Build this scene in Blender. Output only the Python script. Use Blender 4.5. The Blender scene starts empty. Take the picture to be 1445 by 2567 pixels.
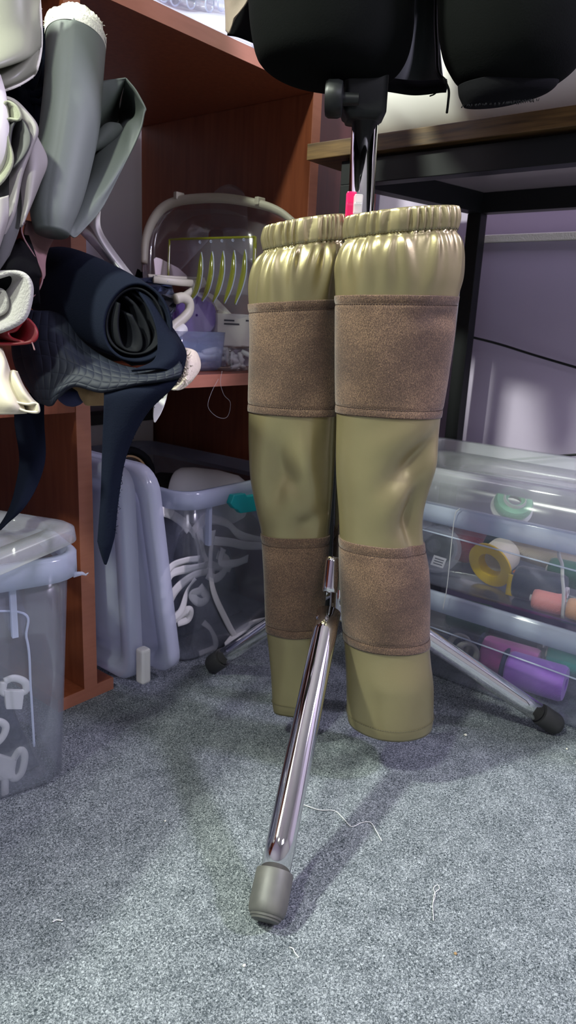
import bpy, bmesh, math, random
from mathutils import Vector, Matrix
C = bpy.context.scene.collection
random.seed(7)
# ------------------------------------------------------------------ camera, world, lights, exposure
F_PX, CX, CY, CAMH = 1780.0, 722.5, 1283.5, 0.52
O = Vector((0, 0, CAMH))
FW = Vector((0.75415424, 0.60419148, -0.25730145))
RT = Vector((0.63412713, -0.7718477, 0.0461943))
UP = Vector((0.17068733, 0.19799946, 0.96522642))
FH = Vector((0.78043, 0.62524, 0))
cam_d = bpy.data.cameras.new('camera'); cam = bpy.data.objects.new('camera', cam_d); C.objects.link(cam)
m = Matrix((RT, UP, -FW)).transposed().to_4x4(); m.translation = O
cam.matrix_world = m
cam_d.sensor_fit = 'VERTICAL'; cam_d.sensor_height = 36.0; cam_d.sensor_width = 36.0 * 1445 / 2567
cam_d.lens = F_PX / 2567 * 36.0; cam_d.clip_start = 0.02
cam_d.dof.use_dof = True; cam_d.dof.focus_distance = 0.76; cam_d.dof.aperture_fstop = 11.0
S = bpy.context.scene; S.camera = cam
S.view_settings.view_transform = 'Standard'; S.view_settings.look = 'None'
S.view_settings.gamma = 1.0; S.view_settings.use_curve_mapping = False
S.view_settings.exposure = 0.0
w = bpy.data.worlds.new('world'); S.world = w; w.use_nodes = True
w.node_tree.nodes['Background'].inputs[0].default_value = (0.75, 0.72, 0.95, 1)
w.node_tree.nodes['Background'].inputs[1].default_value = 0.03

def area(name, loc, target, size, power, col):
    l = bpy.data.lights.new(name, 'AREA'); l.shape = 'RECTANGLE'; l.size = size[0]; l.size_y = size[1]
    l.energy = power; l.color = col
    o = bpy.data.objects.new(name, l); C.objects.link(o); o.location = loc
    o.rotation_euler = (Vector(target) - Vector(loc)).to_track_quat('-Z', 'Y').to_euler()
    return o
area('shelf_top_lamp_light', (-0.60, 1.08, 1.90), (0.5, 0.4, 0.2), (0.13, 0.13), 66, (0.92, 1.0, 0.85))
area('ceiling_lamp_light', (-0.95, 0.22, 2.15), (0.6, 0.4, 0.3), (0.16, 0.16), 32, (0.92, 1.0, 0.84))
area('lilac_lamp_light', (1.12, -0.85, 1.50), (0.5, 0.45, 0.3), (0.16, 0.16), 27, (0.80, 0.74, 1.0))
area('rear_fill_light', (-0.18, -0.75, 1.55), (0.7, 0.6, 0.45), (0.45, 0.45), 6.5, (0.86, 0.84, 1.0))  # added soft fill to brighten the shelf and tubs, no real lamp there

# ------------------------------------------------------------------ helpers
def W(px, py, d):                      # point seen at a pixel, at an axial depth
    return O + (FW + RT * ((px - CX) / F_PX) + UP * ((CY - py) / F_PX)) * d
def ray(px, py): return FW + RT * ((px - CX) / F_PX) + UP * ((CY - py) / F_PX)
def onax(px, py, ax, v):
    r = ray(px, py); return O + r * ((v - O[ax]) / r[ax])
def ony(px, py, v): return onax(px, py, 1, v)
def onx(px, py, v): return onax(px, py, 0, v)
def onz(px, py, v): return onax(px, py, 2, v)
def H(px, py, D):                      # at a horizontal forward distance
    r = ray(px, py); return O + r * (D / (r.dot(FH)))
ORG = {}
def org(o): return ORG.get(o.name, Vector((0, 0, 0)))
def tag(o, label=None, cat=None, group=None, kind=None):
    if label: o['label'] = label
    if cat: o['category'] = cat
    if group: o['group'] = group
    if kind: o['kind'] = kind
    return o
def empty(name, loc, label, cat, group=None, rz=0.0):
    o = bpy.data.objects.new(name, None); C.objects.link(o); o.location = loc; o.empty_display_size = 0.02
    o.rotation_euler = (0, 0, rz); ORG[o.name] = Vector(loc); tag(o, label, cat, group); return o
def link(name, me, mt, parent=None, org_pt=None, smooth=True, local=False):
    """vertices are in world space unless local; the object's origin goes to its own base"""
    if mt: me.materials.append(mt)
    if smooth: me.polygons.foreach_set('use_smooth', [True] * len(me.polygons))
    o = bpy.data.objects.new(name, me); C.objects.link(o)
    if not local:
        vs = [v.co for v in me.vertices]
        lo = Vector([min(v[i] for v in vs) for i in range(3)]); hi = Vector([max(v[i] for v in vs) for i in range(3)])
        b = Vector(org_pt) if org_pt else Vector(((lo.x + hi.x) / 2, (lo.y + hi.y) / 2, lo.z))
        me.transform(Matrix.Translation(-b)); ORG[o.name] = b
        if parent:
            o.parent = parent; o.location = b - org(parent)
        else: o.location = b
    else:
        if parent: o.parent = parent
    return o
def pyd(name, vs, fs):
    me = bpy.data.meshes.new(name); me.from_pydata([tuple(v) for v in vs], [], fs); me.validate()
    bm = bmesh.new(); bm.from_mesh(me); bmesh.ops.recalc_face_normals(bm, faces=bm.faces); bm.to_mesh(me); bm.free()
    return me
def joinm(name, parts):                # parts: list of (verts, faces)
    V, Fc = [], []
    for vs, fs in parts:
        k = len(V); V += list(vs); Fc += [tuple(i + k for i in f) for f in fs]
    return pyd(name, V, Fc)
def gridf(rows, closed=False, cap=False):
    n = len(rows[0]); vs = [p for r in rows for p in r]; fs = []
    for i in range(len(rows) - 1):
        for j in range(n if closed else n - 1):
            k = (j + 1) % n
            fs.append((i * n + j, i * n + k, (i + 1) * n + k, (i + 1) * n + j))
    if cap and closed:
        fs.append(tuple(range(n))); fs.append(tuple(range((len(rows) - 1) * n, len(rows) * n)))
    return vs, fs
def cr(ps, n):                         # Catmull-Rom through points -> n samples
    ps = [Vector(p) for p in ps]
    if len(ps) == 2: return [ps[0].lerp(ps[1], i / (n - 1)) for i in range(n)]
    out = []; m_ = len(ps) - 1
    for i in range(n):
        t = i / (n - 1) * m_; k = min(int(t), m_ - 1); u = t - k
        p1, p2 = ps[k], ps[k + 1]
        p0 = ps[k - 1] if k > 0 else p1 * 2 - p2
        p3 = ps[k + 2] if k + 2 <= m_ else p2 * 2 - p1
        out.append(0.5 * ((2 * p1) + (p2 - p0) * u + (2 * p0 - 5 * p1 + 4 * p2 - p3) * u * u + (3 * p1 - p0 - 3 * p2 + p3) * u ** 3))
    return out
def solid(o, t, off=0.0):
    md = o.modifiers.new('thickness', 'SOLIDIFY'); md.thickness = t; md.offset = off; return o
def sub(o, n=1):
    md = o.modifiers.new('smooth', 'SUBSURF'); md.levels = n; md.render_levels = n; return o
def bev(o, wd=0.002, seg=2):
    md = o.modifiers.new('bevel', 'BEVEL'); md.width = wd; md.segments = seg; md.limit_method = 'ANGLE'; return o
def sheet(name, rows, mt, th=0.0015, nu=26, nv=26, parent=None, wob=0.0, px=True, off=0.0):
    """a cloth: rows of (px, py, depth) control points, smoothly interpolated and given thickness"""
    R = [cr([W(*p) if px else Vector(p) for p in r], nu) for r in rows]
    cols = [cr([r[j] for r in R], nv) for j in range(nu)]
    G = [[cols[j][i] for j in range(nu)] for i in range(nv)]
    if wob:
        s = random.random() * 9
        for i, r in enumerate(G):
            for j, p in enumerate(r): p += FW * (wob * math.sin(j * .55 + s + i * .2) * math.sin(i * .4 + s))
    o = link(name, pyd(name, *gridf(G)), mt, parent)
    return solid(o, th, off)
def frames(path):
    T = []
    for i in range(len(path)):
        a = path[max(i - 1, 0)]; b = path[min(i + 1, len(path) - 1)]; T.append((b - a).normalized())
    up = Vector((0, 0, 1)) if abs(T[0].z) < .9 else Vector((1, 0, 0))
    N = [(up - T[0] * up.dot(T[0])).normalized()]
    for i in range(1, len(path)):
        n = N[-1] - T[i] * N[-1].dot(T[i]); N.append(n.normalized())
    return T, N
def tubef(path, rad, n=16, flat=1.0, cap=True):
    path = [Vector(p) for p in path]; T, N = frames(path); rows = []
    for i, p in enumerate(path):
        r = rad[i] if isinstance(rad, (list, tuple)) else rad
        b = T[i].cross(N[i])
        rows.append([p + N[i] * (r * math.cos(2 * math.pi * k / n)) + b * (r * flat * math.sin(2 * math.pi * k / n)) for k in range(n)])
    return gridf(rows, True, cap)
def tube(name, path, rad, mt, parent=None, n=16, flat=1.0, cap=True):
    return link(name, pyd(name, *tubef(path, rad, n, flat, cap)), mt, parent)
def lathef(prof, base, axis, n=32, capped=True):   # prof: (radius, height along axis)
    ax = Vector(axis).normalized(); u = ax.orthogonal().normalized(); v = ax.cross(u); base = Vector(base)
    rows = [[base + ax * h + (u * math.cos(2 * math.pi * k / n) + v * math.sin(2 * math.pi * k / n)) * max(r, 1e-5) for k in range(n)] for r, h in prof]
    return gridf(rows, True, capped)
def lathe(name, prof, base, axis, mt, parent=None, n=32, cap=True):
    o = link(name, pyd(name, *lathef(prof, base, axis, n, cap)), mt, parent)
    md = o.modifiers.new('edge', 'EDGE_SPLIT'); md.split_angle = math.radians(50); return o
def boxf(lo, hi):
    (x0, y0, z0), (x1, y1, z1) = lo, hi
    vs = [Vector(p) for p in ((x0, y0, z0), (x1, y0, z0), (x1, y1, z0), (x0, y1, z0), (x0, y0, z1), (x1, y0, z1), (x1, y1, z1), (x0, y1, z1))]
    return vs, [(0, 3, 2, 1), (4, 5, 6, 7), (0, 1, 5, 4), (1, 2, 6, 5), (2, 3, 7, 6), (3, 0, 4, 7)]
def box(name, lo, hi, mt, parent=None, b=0.001, local=False):
    o = link(name, pyd(name, *boxf(lo, hi)), mt, parent, smooth=False, local=local)
    if b: bev(o, b)
    return o
def rrect(cx, cy, z, hx, hy, r, n=6):
    pts = []
    for sx, sy, a0 in ((1, 1, 0), (-1, 1, 90), (-1, -1, 180), (1, -1, 270)):
        for k in range(n + 1):
            a = math.radians(a0 + 90 * k / n)
            pts.append(Vector((cx + sx * (hx - r) + r * math.cos(a), cy + sy * (hy - r) + r * math.sin(a), z)))
    return pts
def swathe(name, pts, d, length, mt, th=0.002, parent=None, nu=60, dirv=(0, 1, 0), closed=False, shrink=0.0):
    """a fold of cloth seen edge-on: an edge line of pixels at a depth, run back along dirv"""
    P = [W(p[0], p[1], p[2] if len(p) > 2 else d) for p in pts]
    e = cr(P, nu); D = Vector(dirv).normalized(); c = sum(e, Vector()) / len(e)
    rows = [[(p.lerp(c, shrink * t) + D * (length * t)) for p in e] for t in (0, .15, .4, .7, 1)]
    o = link(name, pyd(name, *gridf(rows, closed)), mt, parent)
    return solid(o, th, 0)

# ------------------------------------------------------------------ materials
def mat(name, col, rough=.6, metal=0.0, spec=.5, sheen=0.0, coat=0.0, bump=None, var=None, alpha=None, trans=0):
    mt = bpy.data.materials.new(name); mt.use_nodes = True; nt = mt.node_tree; b = nt.nodes['Principled BSDF']
    b.inputs['Base Color'].default_value = (*col, 1); b.inputs['Roughness'].default_value = rough
    b.inputs['Metallic'].default_value = metal; b.inputs['Specular IOR Level'].default_value = spec
    b.inputs['Sheen Weight'].default_value = sheen; b.inputs['Coat Weight'].default_value = coat
    if var or bump:
        tc = nt.nodes.new('ShaderNodeTexCoord')
    if var:                            # var = (scale, colour2, stretch xyz, lo, hi)
        mp = nt.nodes.new('ShaderNodeMapping'); mp.inputs['Scale'].default_value = var[2]
        nz = nt.nodes.new('ShaderNodeTexNoise'); nz.inputs['Scale'].default_value = var[0]; nz.inputs['Detail'].default_value = 5
        rp = nt.nodes.new('ShaderNodeValToRGB'); rp.color_ramp.elements[0].position = var[3]; rp.color_ramp.elements[1].position = var[4]
        rp.color_ramp.elements[0].color = (*col, 1); rp.color_ramp.elements[1].color = (*var[1], 1)
        nt.links.new(tc.outputs['Object'], mp.inputs[0]); nt.links.new(mp.outputs[0], nz.inputs['Vector'])
        nt.links.new(nz.outputs['Fac'], rp.inputs[0]); nt.links.new(rp.outputs[0], b.inputs['Base Color'])
    if bump:                           # bump = (scale, strength, distance)
        n2 = nt.nodes.new('ShaderNodeTexNoise'); n2.inputs['Scale'].default_value = bump[0]; n2.inputs['Detail'].default_value = 3
        bp = nt.nodes.new('ShaderNodeBump'); bp.inputs['Strength'].default_value = bump[1]; bp.inputs['Distance'].default_value = bump[2]
        nt.links.new(tc.outputs['Object'], n2.inputs['Vector']); nt.links.new(n2.outputs['Fac'], bp.inputs['Height'])
        nt.links.new(bp.outputs[0], b.inputs['Normal'])
    return mt
def plastic(name, col, op=.3, rough=.15, gl=.06):
    """clear polypropylene: part of the light passes straight on, part is scattered, part reflected"""
    mt = bpy.data.materials.new(name); mt.use_nodes = True; nt = mt.node_tree; nt.nodes.clear()
    out = nt.nodes.new('ShaderNodeOutputMaterial'); tr = nt.nodes.new('ShaderNodeBsdfTransparent')
    df = nt.nodes.new('ShaderNodeBsdfDiffuse'); tl = nt.nodes.new('ShaderNodeBsdfTranslucent'); gs = nt.nodes.new('ShaderNodeBsdfGlossy')
    m1 = nt.nodes.new('ShaderNodeMixShader'); m2 = nt.nodes.new('ShaderNodeMixShader'); m3 = nt.nodes.new('ShaderNodeMixShader')
    fr = nt.nodes.new('ShaderNodeLayerWeight'); fr.inputs['Blend'].default_value = .25
    ma = nt.nodes.new('ShaderNodeMath'); ma.operation = 'MULTIPLY_ADD'; ma.inputs[1].default_value = .45; ma.inputs[2].default_value = gl * .5
    tr.inputs[0].default_value = (*[0.93 + .07 * c for c in col], 1)
    for nd in (df, tl): nd.inputs[0].default_value = (*col, 1)
    gs.inputs['Roughness'].default_value = rough; gs.inputs[0].default_value = (1, 1, 1, 1)
    m1.inputs[0].default_value = .45; m2.inputs[0].default_value = op
    L = nt.links.new
    L(df.outputs[0], m1.inputs[1]); L(tl.outputs[0], m1.inputs[2])
    L(tr.outputs[0], m2.inputs[1]); L(m1.outputs[0], m2.inputs[2])
    L(fr.outputs['Fresnel'], ma.inputs[0]); L(ma.outputs[0], m3.inputs[0])
    L(m2.outputs[0], m3.inputs[1]); L(gs.outputs[0], m3.inputs[2]); L(m3.outputs[0], out.inputs[0])
    return mt
def carpet_mat():
    mt = bpy.data.materials.new('grey_felt_carpet'); mt.use_nodes = True; nt = mt.node_tree; b = nt.nodes['Principled BSDF']
    tc = nt.nodes.new('ShaderNodeTexCoord'); L = nt.links.new
    n1 = nt.nodes.new('ShaderNodeTexNoise'); n1.inputs['Scale'].default_value = 620; n1.inputs['Detail'].default_value = 4; n1.inputs['Roughness'].default_value = .65
    n1.inputs['Distortion'].default_value = 1.2
    n2 = nt.nodes.new('ShaderNodeTexNoise'); n2.inputs['Scale'].default_value = 45; n2.inputs['Detail'].default_value = 3
    ad = nt.nodes.new('ShaderNodeMath'); ad.operation = 'MULTIPLY_ADD'; ad.inputs[1].default_value = .12
    L(tc.outputs['Object'], n1.inputs['Vector']); L(tc.outputs['Object'], n2.inputs['Vector'])
    L(n2.outputs['Fac'], ad.inputs[0]); L(n1.outputs['Fac'], ad.inputs[2])
    rp = nt.nodes.new('ShaderNodeValToRGB'); e = rp.color_ramp.elements
    e[0].position = .42; e[0].color = (.026, .036, .042, 1); e[1].position = .70; e[1].color = (.52, .56, .59, 1)
    x = e.new(.55); x.color = (.155, .178, .195, 1)
    L(ad.outputs[0], rp.inputs[0]); L(rp.outputs[0], b.inputs['Base Color'])
    b.inputs['Roughness'].default_value = .95; b.inputs['Specular IOR Level'].default_value = .15
    bp = nt.nodes.new('ShaderNodeBump'); bp.inputs['Strength'].default_value = .8; bp.inputs['Distance'].default_value = .0025
    L(n1.outputs['Fac'], bp.inputs['Height']); L(bp.outputs[0], b.inputs['Normal'])
    return mt
def suede_mat():
    mt = bpy.data.materials.new('brown_suede'); mt.use_nodes = True; nt = mt.node_tree; b = nt.nodes['Principled BSDF']; L = nt.links.new
    tc = nt.nodes.new('ShaderNodeTexCoord')
    def nz(sc, det, stretch=(1, 1, 1), rot=(0, 0, 0)):
        mp = nt.nodes.new('ShaderNodeMapping'); mp.inputs['Scale'].default_value = stretch; mp.inputs['Rotation'].default_value = rot
        n = nt.nodes.new('ShaderNodeTexNoise'); n.inputs['Scale'].default_value = sc; n.inputs['Detail'].default_value = det
        L(tc.outputs['Object'], mp.inputs[0]); L(mp.outputs[0], n.inputs['Vector']); return n
    fine, nap = nz(1150, 3, (1, 1, .6), (0, .5, .3)), nz(17, 3, (1, 1, 1.6), (0, .6, 0))
    ad = nt.nodes.new('ShaderNodeMath'); ad.operation = 'MULTIPLY_ADD'; ad.inputs[1].default_value = .55
    L(nap.outputs['Fac'], ad.inputs[0]); L(fine.outputs['Fac'], ad.inputs[2])
    rp = nt.nodes.new('ShaderNodeValToRGB'); e = rp.color_ramp.elements
    e[0].position = .45; e[0].color = (.036, .021, .016, 1); e[1].position = 1.0; e[1].color = (.205, .126, .078, 1)
    x = e.new(.76); x.color = (.088, .052, .036, 1)
    L(ad.outputs[0], rp.inputs[0]); L(rp.outputs[0], b.inputs['Base Color'])
    b.inputs['Roughness'].default_value = .8; b.inputs['Specular IOR Level'].default_value = .2; b.inputs['Sheen Weight'].default_value = .22
    bp = nt.nodes.new('ShaderNodeBump'); bp.inputs['Strength'].default_value = .6; bp.inputs['Distance'].default_value = .0009
    L(fine.outputs['Fac'], bp.inputs['Height']); L(bp.outputs[0], b.inputs['Normal'])
    return mt
def quilt_mat():
    mt = bpy.data.materials.new('navy_quilted_cloth'); mt.use_nodes = True; nt = mt.node_tree; b = nt.nodes['Principled BSDF']; L = nt.links.new
    b.inputs['Base Color'].default_value = (.0055, .008, .017, 1); b.inputs['Roughness'].default_value = .65; b.inputs['Specular IOR Level'].default_value = .3
    uv = nt.nodes.new('ShaderNodeUVMap'); uv.uv_map = 'UVMap'
    sp = nt.nodes.new('ShaderNodeSeparateXYZ'); L(uv.outputs[0], sp.inputs[0]); hs = []
    for k, f in ((0, 20), (1, 7)):
        mu = nt.nodes.new('ShaderNodeMath'); mu.operation = 'MULTIPLY'; mu.inputs[1].default_value = f * math.pi; L(sp.outputs[k], mu.inputs[0])
        si = nt.nodes.new('ShaderNodeMath'); si.operation = 'SINE'; L(mu.outputs[0], si.inputs[0])
        ab = nt.nodes.new('ShaderNodeMath'); ab.operation = 'ABSOLUTE'; L(si.outputs[0], ab.inputs[0])
        pw = nt.nodes.new('ShaderNodeMath'); pw.operation = 'POWER'; pw.inputs[1].default_value = .45; L(ab.outputs[0], pw.inputs[0]); hs.append(pw)
    mn = nt.nodes.new('ShaderNodeMath'); mn.operation = 'MULTIPLY'; L(hs[0].outputs[0], mn.inputs[0]); L(hs[1].outputs[0], mn.inputs[1])
    bp = nt.nodes.new('ShaderNodeBump'); bp.inputs['Strength'].default_value = .5; bp.inputs['Distance'].default_value = .0018
    L(mn.outputs[0], bp.inputs['Height']); L(bp.outputs[0], b.inputs['Normal'])
    return mt
M = {}
M['carpet'] = carpet_mat()
M['wall'] = mat('lilac_white_wall', (.49, .425, .56), .8, var=(6, (.46, .395, .525), (1, 1, 1), .35, .7))
M['plain'] = mat('white_room_paint', (.50, .48, .53), .85, bump=(90, .1, .001))
M['ceil'] = mat('white_ceiling', (.5, .5, .5), .9, bump=(60, .1, .001))
M['wood'] = mat('red_brown_laminate', (.20, .050, .020), .42, var=(14, (.28, .078, .032), (9, 9, .7), .3, .7), bump=(140, .08, .0005))
M['litwood'] = mat('red_brown_lit_edge', (.42, .155, .095), .4, var=(18, (.49, .19, .12), (1, 6, 6), .3, .7))  # same laminate made paler: light on the front edges put into the colour
M['darkwood'] = mat('dark_red_laminate', (.055, .012, .008), .5, var=(14, (.08, .018, .010), (9, 9, .7), .3, .7))
M['oak'] = mat('brown_oak_laminate', (.050, .026, .010), .4, var=(16, (.14, .08, .028), (10, .8, 14), .35, .65))
M['under'] = mat('dark_board_underside', (.34, .29, .30), .25, spec=.6, bump=(30, .05, .0005))
M['blacksteel'] = mat('black_painted_steel', (.010, .011, .012), .42, spec=.3, bump=(300, .06, .0003))
M['chrome'] = mat('chrome', (.78, .77, .78), .06, 1.0, bump=(55, .02, .0003))
M['rubber'] = mat('black_rubber', (.03, .03, .032), .55, bump=(200, .15, .0006))
M['greyrubber'] = mat('worn_grey_rubber', (.07, .07, .066), .5, var=(30, (.13, .125, .11), (1, 1, .4), .35, .7), bump=(120, .2, .0006))
M['blackplastic'] = mat('black_plastic', (.009, .010, .010), .42, spec=.3, bump=(220, .1, .0004))
M['jersey'] = mat('black_jersey', (.0035, .004, .0038), .95, spec=.06, bump=(600, .4, .0005))
M['jerseygrey'] = mat('dark_grey_lining', (.05, .055, .055), .75, bump=(400, .2, .0005))
M['leather'] = mat('pearl_olive_leather', (.32, .272, .142), .33, .62, .5, coat=.05, var=(9, (.265, .225, .12), (1, 1, 1), .3, .7), bump=(420, .10, .0004))
M['suede'] = suede_mat()
M['thread'] = mat('dark_olive_thread', (.09, .08, .045), .7, bump=(900, .2, .0002))
M['brownthread'] = mat('brown_thread', (.05, .03, .022), .7, bump=(900, .2, .0002))
M['whitethread'] = mat('white_thread', (.62, .62, .62), .7, bump=(900, .2, .0002))
M['clear'] = plastic('clear_polypropylene', (.74, .80, .95), .085)
M['cleargrey'] = plastic('cloudy_polypropylene', (.76, .78, .83), .25)
M['clearmilk'] = plastic('milky_polypropylene', (.82, .86, 1.0), .62)
M['clearrim'] = plastic('thick_polypropylene_rim', (.74, .81, .98), .50)
M['clearthin'] = plastic('thin_clear_film', (.72, .74, .92), .10, .08, .2)
M['smoked'] = plastic('clear_hard_cover', (.50, .46, .52), .26, .08, .14)
M['beige'] = mat('beige_plastic', (.55, .52, .42), .45, bump=(200, .05, .0004))
M['white'] = mat('white_plastic', (.78, .78, .76), .4, bump=(200, .05, .0004))
M['elastic'] = mat('white_elastic', (.76, .75, .72), .8, bump=(900, .4, .0005))
M['paper'] = mat('white_paper', (.80, .79, .76), .8, bump=(300, .05, .0003))
M['whitebundle'] = mat('white_sheet', (.80, .77, .74), .7, bump=(25, .08, .002))
M['grey_vinyl'] = mat('grey_vinyl', (.140, .158, .148), .55, spec=.35, bump=(300, .12, .0005))
M['olive_vinyl'] = mat('olive_grey_vinyl', (.25, .255, .195), .42, spec=.4, bump=(300, .12, .0005))
M['cotton'] = mat('white_cotton_backing', (.80, .78, .68), .9, bump=(500, .7, .0010))
M['felt'] = mat('light_grey_felt', (.33, .315, .30), .95, sheen=.4, bump=(380, .7, .0016))
M['paleleather'] = mat('pale_grey_vinyl', (.25, .23, .225), .55, bump=(300, .1, .0005))
M['darkgrey'] = mat('dark_grey_vinyl', (.035, .035, .035), .6, bump=(300, .1, .0005))
M['blackcloth'] = mat('black_cloth', (.005, .005, .006), .9, spec=.08, bump=(400, .3, .0006))
M['sage'] = mat('sage_edge_cloth', (.27, .28, .20), .9, bump=(500, .5, .0008))
M['burgundy'] = mat('burgundy_vinyl', (.20, .012, .016), .4, bump=(300, .1, .0005))
M['rose'] = mat('dusty_rose_backing', (.22, .12, .125), .85, bump=(400, .4, .0006))
M['navy'] = mat('navy_woven_cloth', (.0035, .0055, .0135), .9, spec=.1, bump=(520, .4, .0007))
M['navyshine'] = mat('navy_coated_cloth', (.003, .0035, .006), .75, spec=.12, bump=(400, .2, .0006))
M['quilt'] = quilt_mat()
M['cream'] = mat('cream_vinyl', (.52, .47, .36), .5, bump=(300, .1, .0005))
M['creammesh'] = mat('cream_mesh_cloth', (.72, .63, .52), .9, bump=(260, .9, .0014))
M['tan'] = mat('tan_suede', (.28, .18, .085), .85, bump=(400, .4, .0006))
M['blue'] = mat('dark_blue_cloth', (.012, .016, .065), .8, bump=(400, .3, .0006))
M['silver'] = mat('silver_vinyl', (.60, .60, .62), .3, .75, bump=(120, .08, .0006))
M['brownjacket'] = mat('taupe_jacket_cloth', (.20, .155, .12), .8, bump=(400, .3, .0006))
M['pink'] = plastic('hot_pink_clear_plastic', (.95, .04, .22), .72, .12)
M['clipclear'] = plastic('clear_clip_plastic', (.9, .88, .86), .45, .1)
M['teal'] = mat('turquoise_plastic', (.0, .30, .30), .4, bump=(200, .05, .0003))
M['yellow'] = mat('yellow_plastic', (.85, .56, .005), .4, bump=(200, .05, .0003))
M['lime'] = plastic('lime_clear_acrylic', (.40, .42, .03), .62, .1)
M['purple'] = plastic('purple_tape_film', (.38, .20, .78), .72, .15)
M['foil'] = mat('blue_grey_foil', (.20, .23, .33), .25, .8, bump=(40, .5, .004))
M['blackfilm'] = mat('black_plastic_film', (.03, .032, .038), .28, bump=(30, .4, .004))
M['card'] = mat('white_card', (.70, .66, .64), .7, bump=(200, .05, .0003))
M['ink'] = mat('dark_ink', (.05, .05, .07), .6, bump=(200, .05, .0003))
M['violetink'] = mat('violet_ink', (.30, .25, .50), .6, bump=(200, .05, .0003))
M['darkstuff'] = mat('navy_strap_pile', (.020, .026, .040), .6, var=(60, (.05, .06, .085), (1, 1, 1), .4, .7), bump=(70, .8, .008))
M['pink_tag'] = mat('pale_pink_card', (.72, .62, .64), .7, bump=(200, .05, .0003))
def yarn(name, col, rough=.45):
    c2 = tuple(c * .55 for c in col)
    mt = mat(name, col, rough, sheen=.3); nt = mt.node_tree; b = nt.nodes['Principled BSDF']; L = nt.links.new
    tc = nt.nodes.new('ShaderNodeTexCoord'); nz = nt.nodes.new('ShaderNodeTexWave'); nz.wave_type = 'BANDS'; nz.bands_direction = 'DIAGONAL'
    nz.inputs['Scale'].default_value = 260; nz.inputs['Distortion'].default_value = 2.0
    bp = nt.nodes.new('ShaderNodeBump'); bp.inputs['Strength'].default_value = .35; bp.inputs['Distance'].default_value = .0008
    L(tc.outputs['Object'], nz.inputs['Vector']); L(nz.outputs['Fac'], bp.inputs['Height']); L(bp.outputs[0], b.inputs['Normal'])
    return mt

# ------------------------------------------------------------------ the room
def struct(name, lo, hi, mt): return tag(box(name, lo, hi, mt, b=0), kind='structure')
struct('floor', (-2.2, -2.6, -.06), (1.42, 1.32, 0), M['carpet'])
struct('wall_back', (-2.2, 1.20, 0), (1.32, 1.30, 2.6), M['wall'])
struct('wall_right', (1.32, -2.6, 0), (1.42, 1.30, 2.6), M['wall'])
struct('wall_left', (-2.2, -2.5, 0), (-2.1, 1.20, 2.6), M['plain'])
struct('wall_front', (-2.1, -2.6, 0), (1.32, -2.5, 2.6), M['plain'])
struct('ceiling', (-2.2, -2.6, 2.6), (1.42, 1.32, 2.66), M['ceil'])

# ------------------------------------------------------------------ open shelving unit
sh = empty('shelving_unit', (.53, .97, 0), 'red-brown wooden open shelving unit standing against the lilac back wall', 'shelves')
YF, YB = .762, 1.175
for n_, lo, hi in (('side_panel', (.520, YF, .018), (.540, YB, .866)), ('side_panel', (.965, YF, 0), (.985, YB, .866)), ('side_panel', (-.02, YF, 0), (0, YB, .866)), ('side_panel', (-.62, YF, 0), (-.60, YB, .866)), ('shelf_board', (-.60, YF, .400), (-.02, YB, .418)),  # leftmost panel and board: unseen bay added to shade the left floor
                   ('top_board', (-.62, YF, .866), (.985, YB, .886)), ('shelf_board', (.540, YF, .423), (.965, YB, .441)),  # top board runs on left over that added bay to block light
                   ('shelf_board', (0, YF, .400), (.520, YB, .418)), ('bottom_board', (.478, YF, 0), (.568, YB, .018))):
    o = box(n_, lo, hi, M['wood'], sh, .0008)
for n_, lo, hi in (('lit_edge', (.5195, YF - .001, .018), (.5405, YF, .866)), ('lit_edge', (.9645, YF - .001, .018), (.9855, YF, .866)),
                   ('lit_edge', (-.62, YF - .001, .866), (.9855, YF, .886)), ('lit_edge', (.5405, YF - .001, .423), (.9645, YF, .441)), ('lit_edge', (.478, YF - .001, 0), (.568, YF, .018))):
    box(n_, lo, hi, M['litwood'], sh, 0)
cb = empty('cupboard', (1.15, 1.0, 0), 'dark red-brown cupboard in the corner behind the black steel table', 'cupboard')
box('carcass', (1.0, .87, 0), (1.30, 1.19, 1.15), M['darkwood'], cb)
box('door', (1.004, .850, .03), (1.296, .868, 1.14), M['darkwood'], cb)

# ------------------------------------------------------------------ table with a black steel frame
tb = empty('steel_frame_table', (1.05, .2, 0), 'table with a brown wood-look top on a black square-tube steel frame', 'table')
TX0, TX1, TY0, TY1 = .890, 1.235, -.06, .71
box('tabletop', (TX0, TY0, .751), (TX1, TY1, .773), M['oak'], tb)
box('underside_panel', (TX0 + .030, TY0 + .030, .7475), (TX1 - .030, TY1 - .050, .7505), M['under'], tb, 0)
LX0, LX1, LY1 = .902, 1.203, .585
box('rail', (LX0, TY0 + .02, .715), (LX0 + .025, .655, .747), M['blacksteel'], tb)
box('rail', (LX1, TY0 + .02, .715), (LX1 + .025, .60, .747), M['blacksteel'], tb)
o = link('rail', pyd('rail', [Vector(p) for p in ((.927, .63, .715), (.927, .655, .715), (1.203, .60, .715), (1.203, .575, .715), (.927, .63, .747), (.927, .655, .747), (1.203, .60, .747), (1.203, .575, .747))],
    [(0, 1, 2, 3), (4, 7, 6, 5), (0, 4, 5, 1), (1, 5, 6, 2), (2, 6, 7, 3), (3, 7, 4, 0)]), M['blacksteel'], tb, smooth=False)
box('leg', (LX0, .630, 0), (LX0 + .025, .655, .715), M['blacksteel'], tb)
box('leg', (LX1, LY1 - .01, 0), (LX1 + .025, LY1 + .015, .715), M['blacksteel'], tb)
box('leg', (LX0, TY0 + .02, 0), (LX0 + .025, TY0 + .045, .715), M['blacksteel'], tb)
box('leg', (LX1, TY0 + .02, 0), (LX1 + .025, TY0 + .045, .715), M['blacksteel'], tb)
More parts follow.
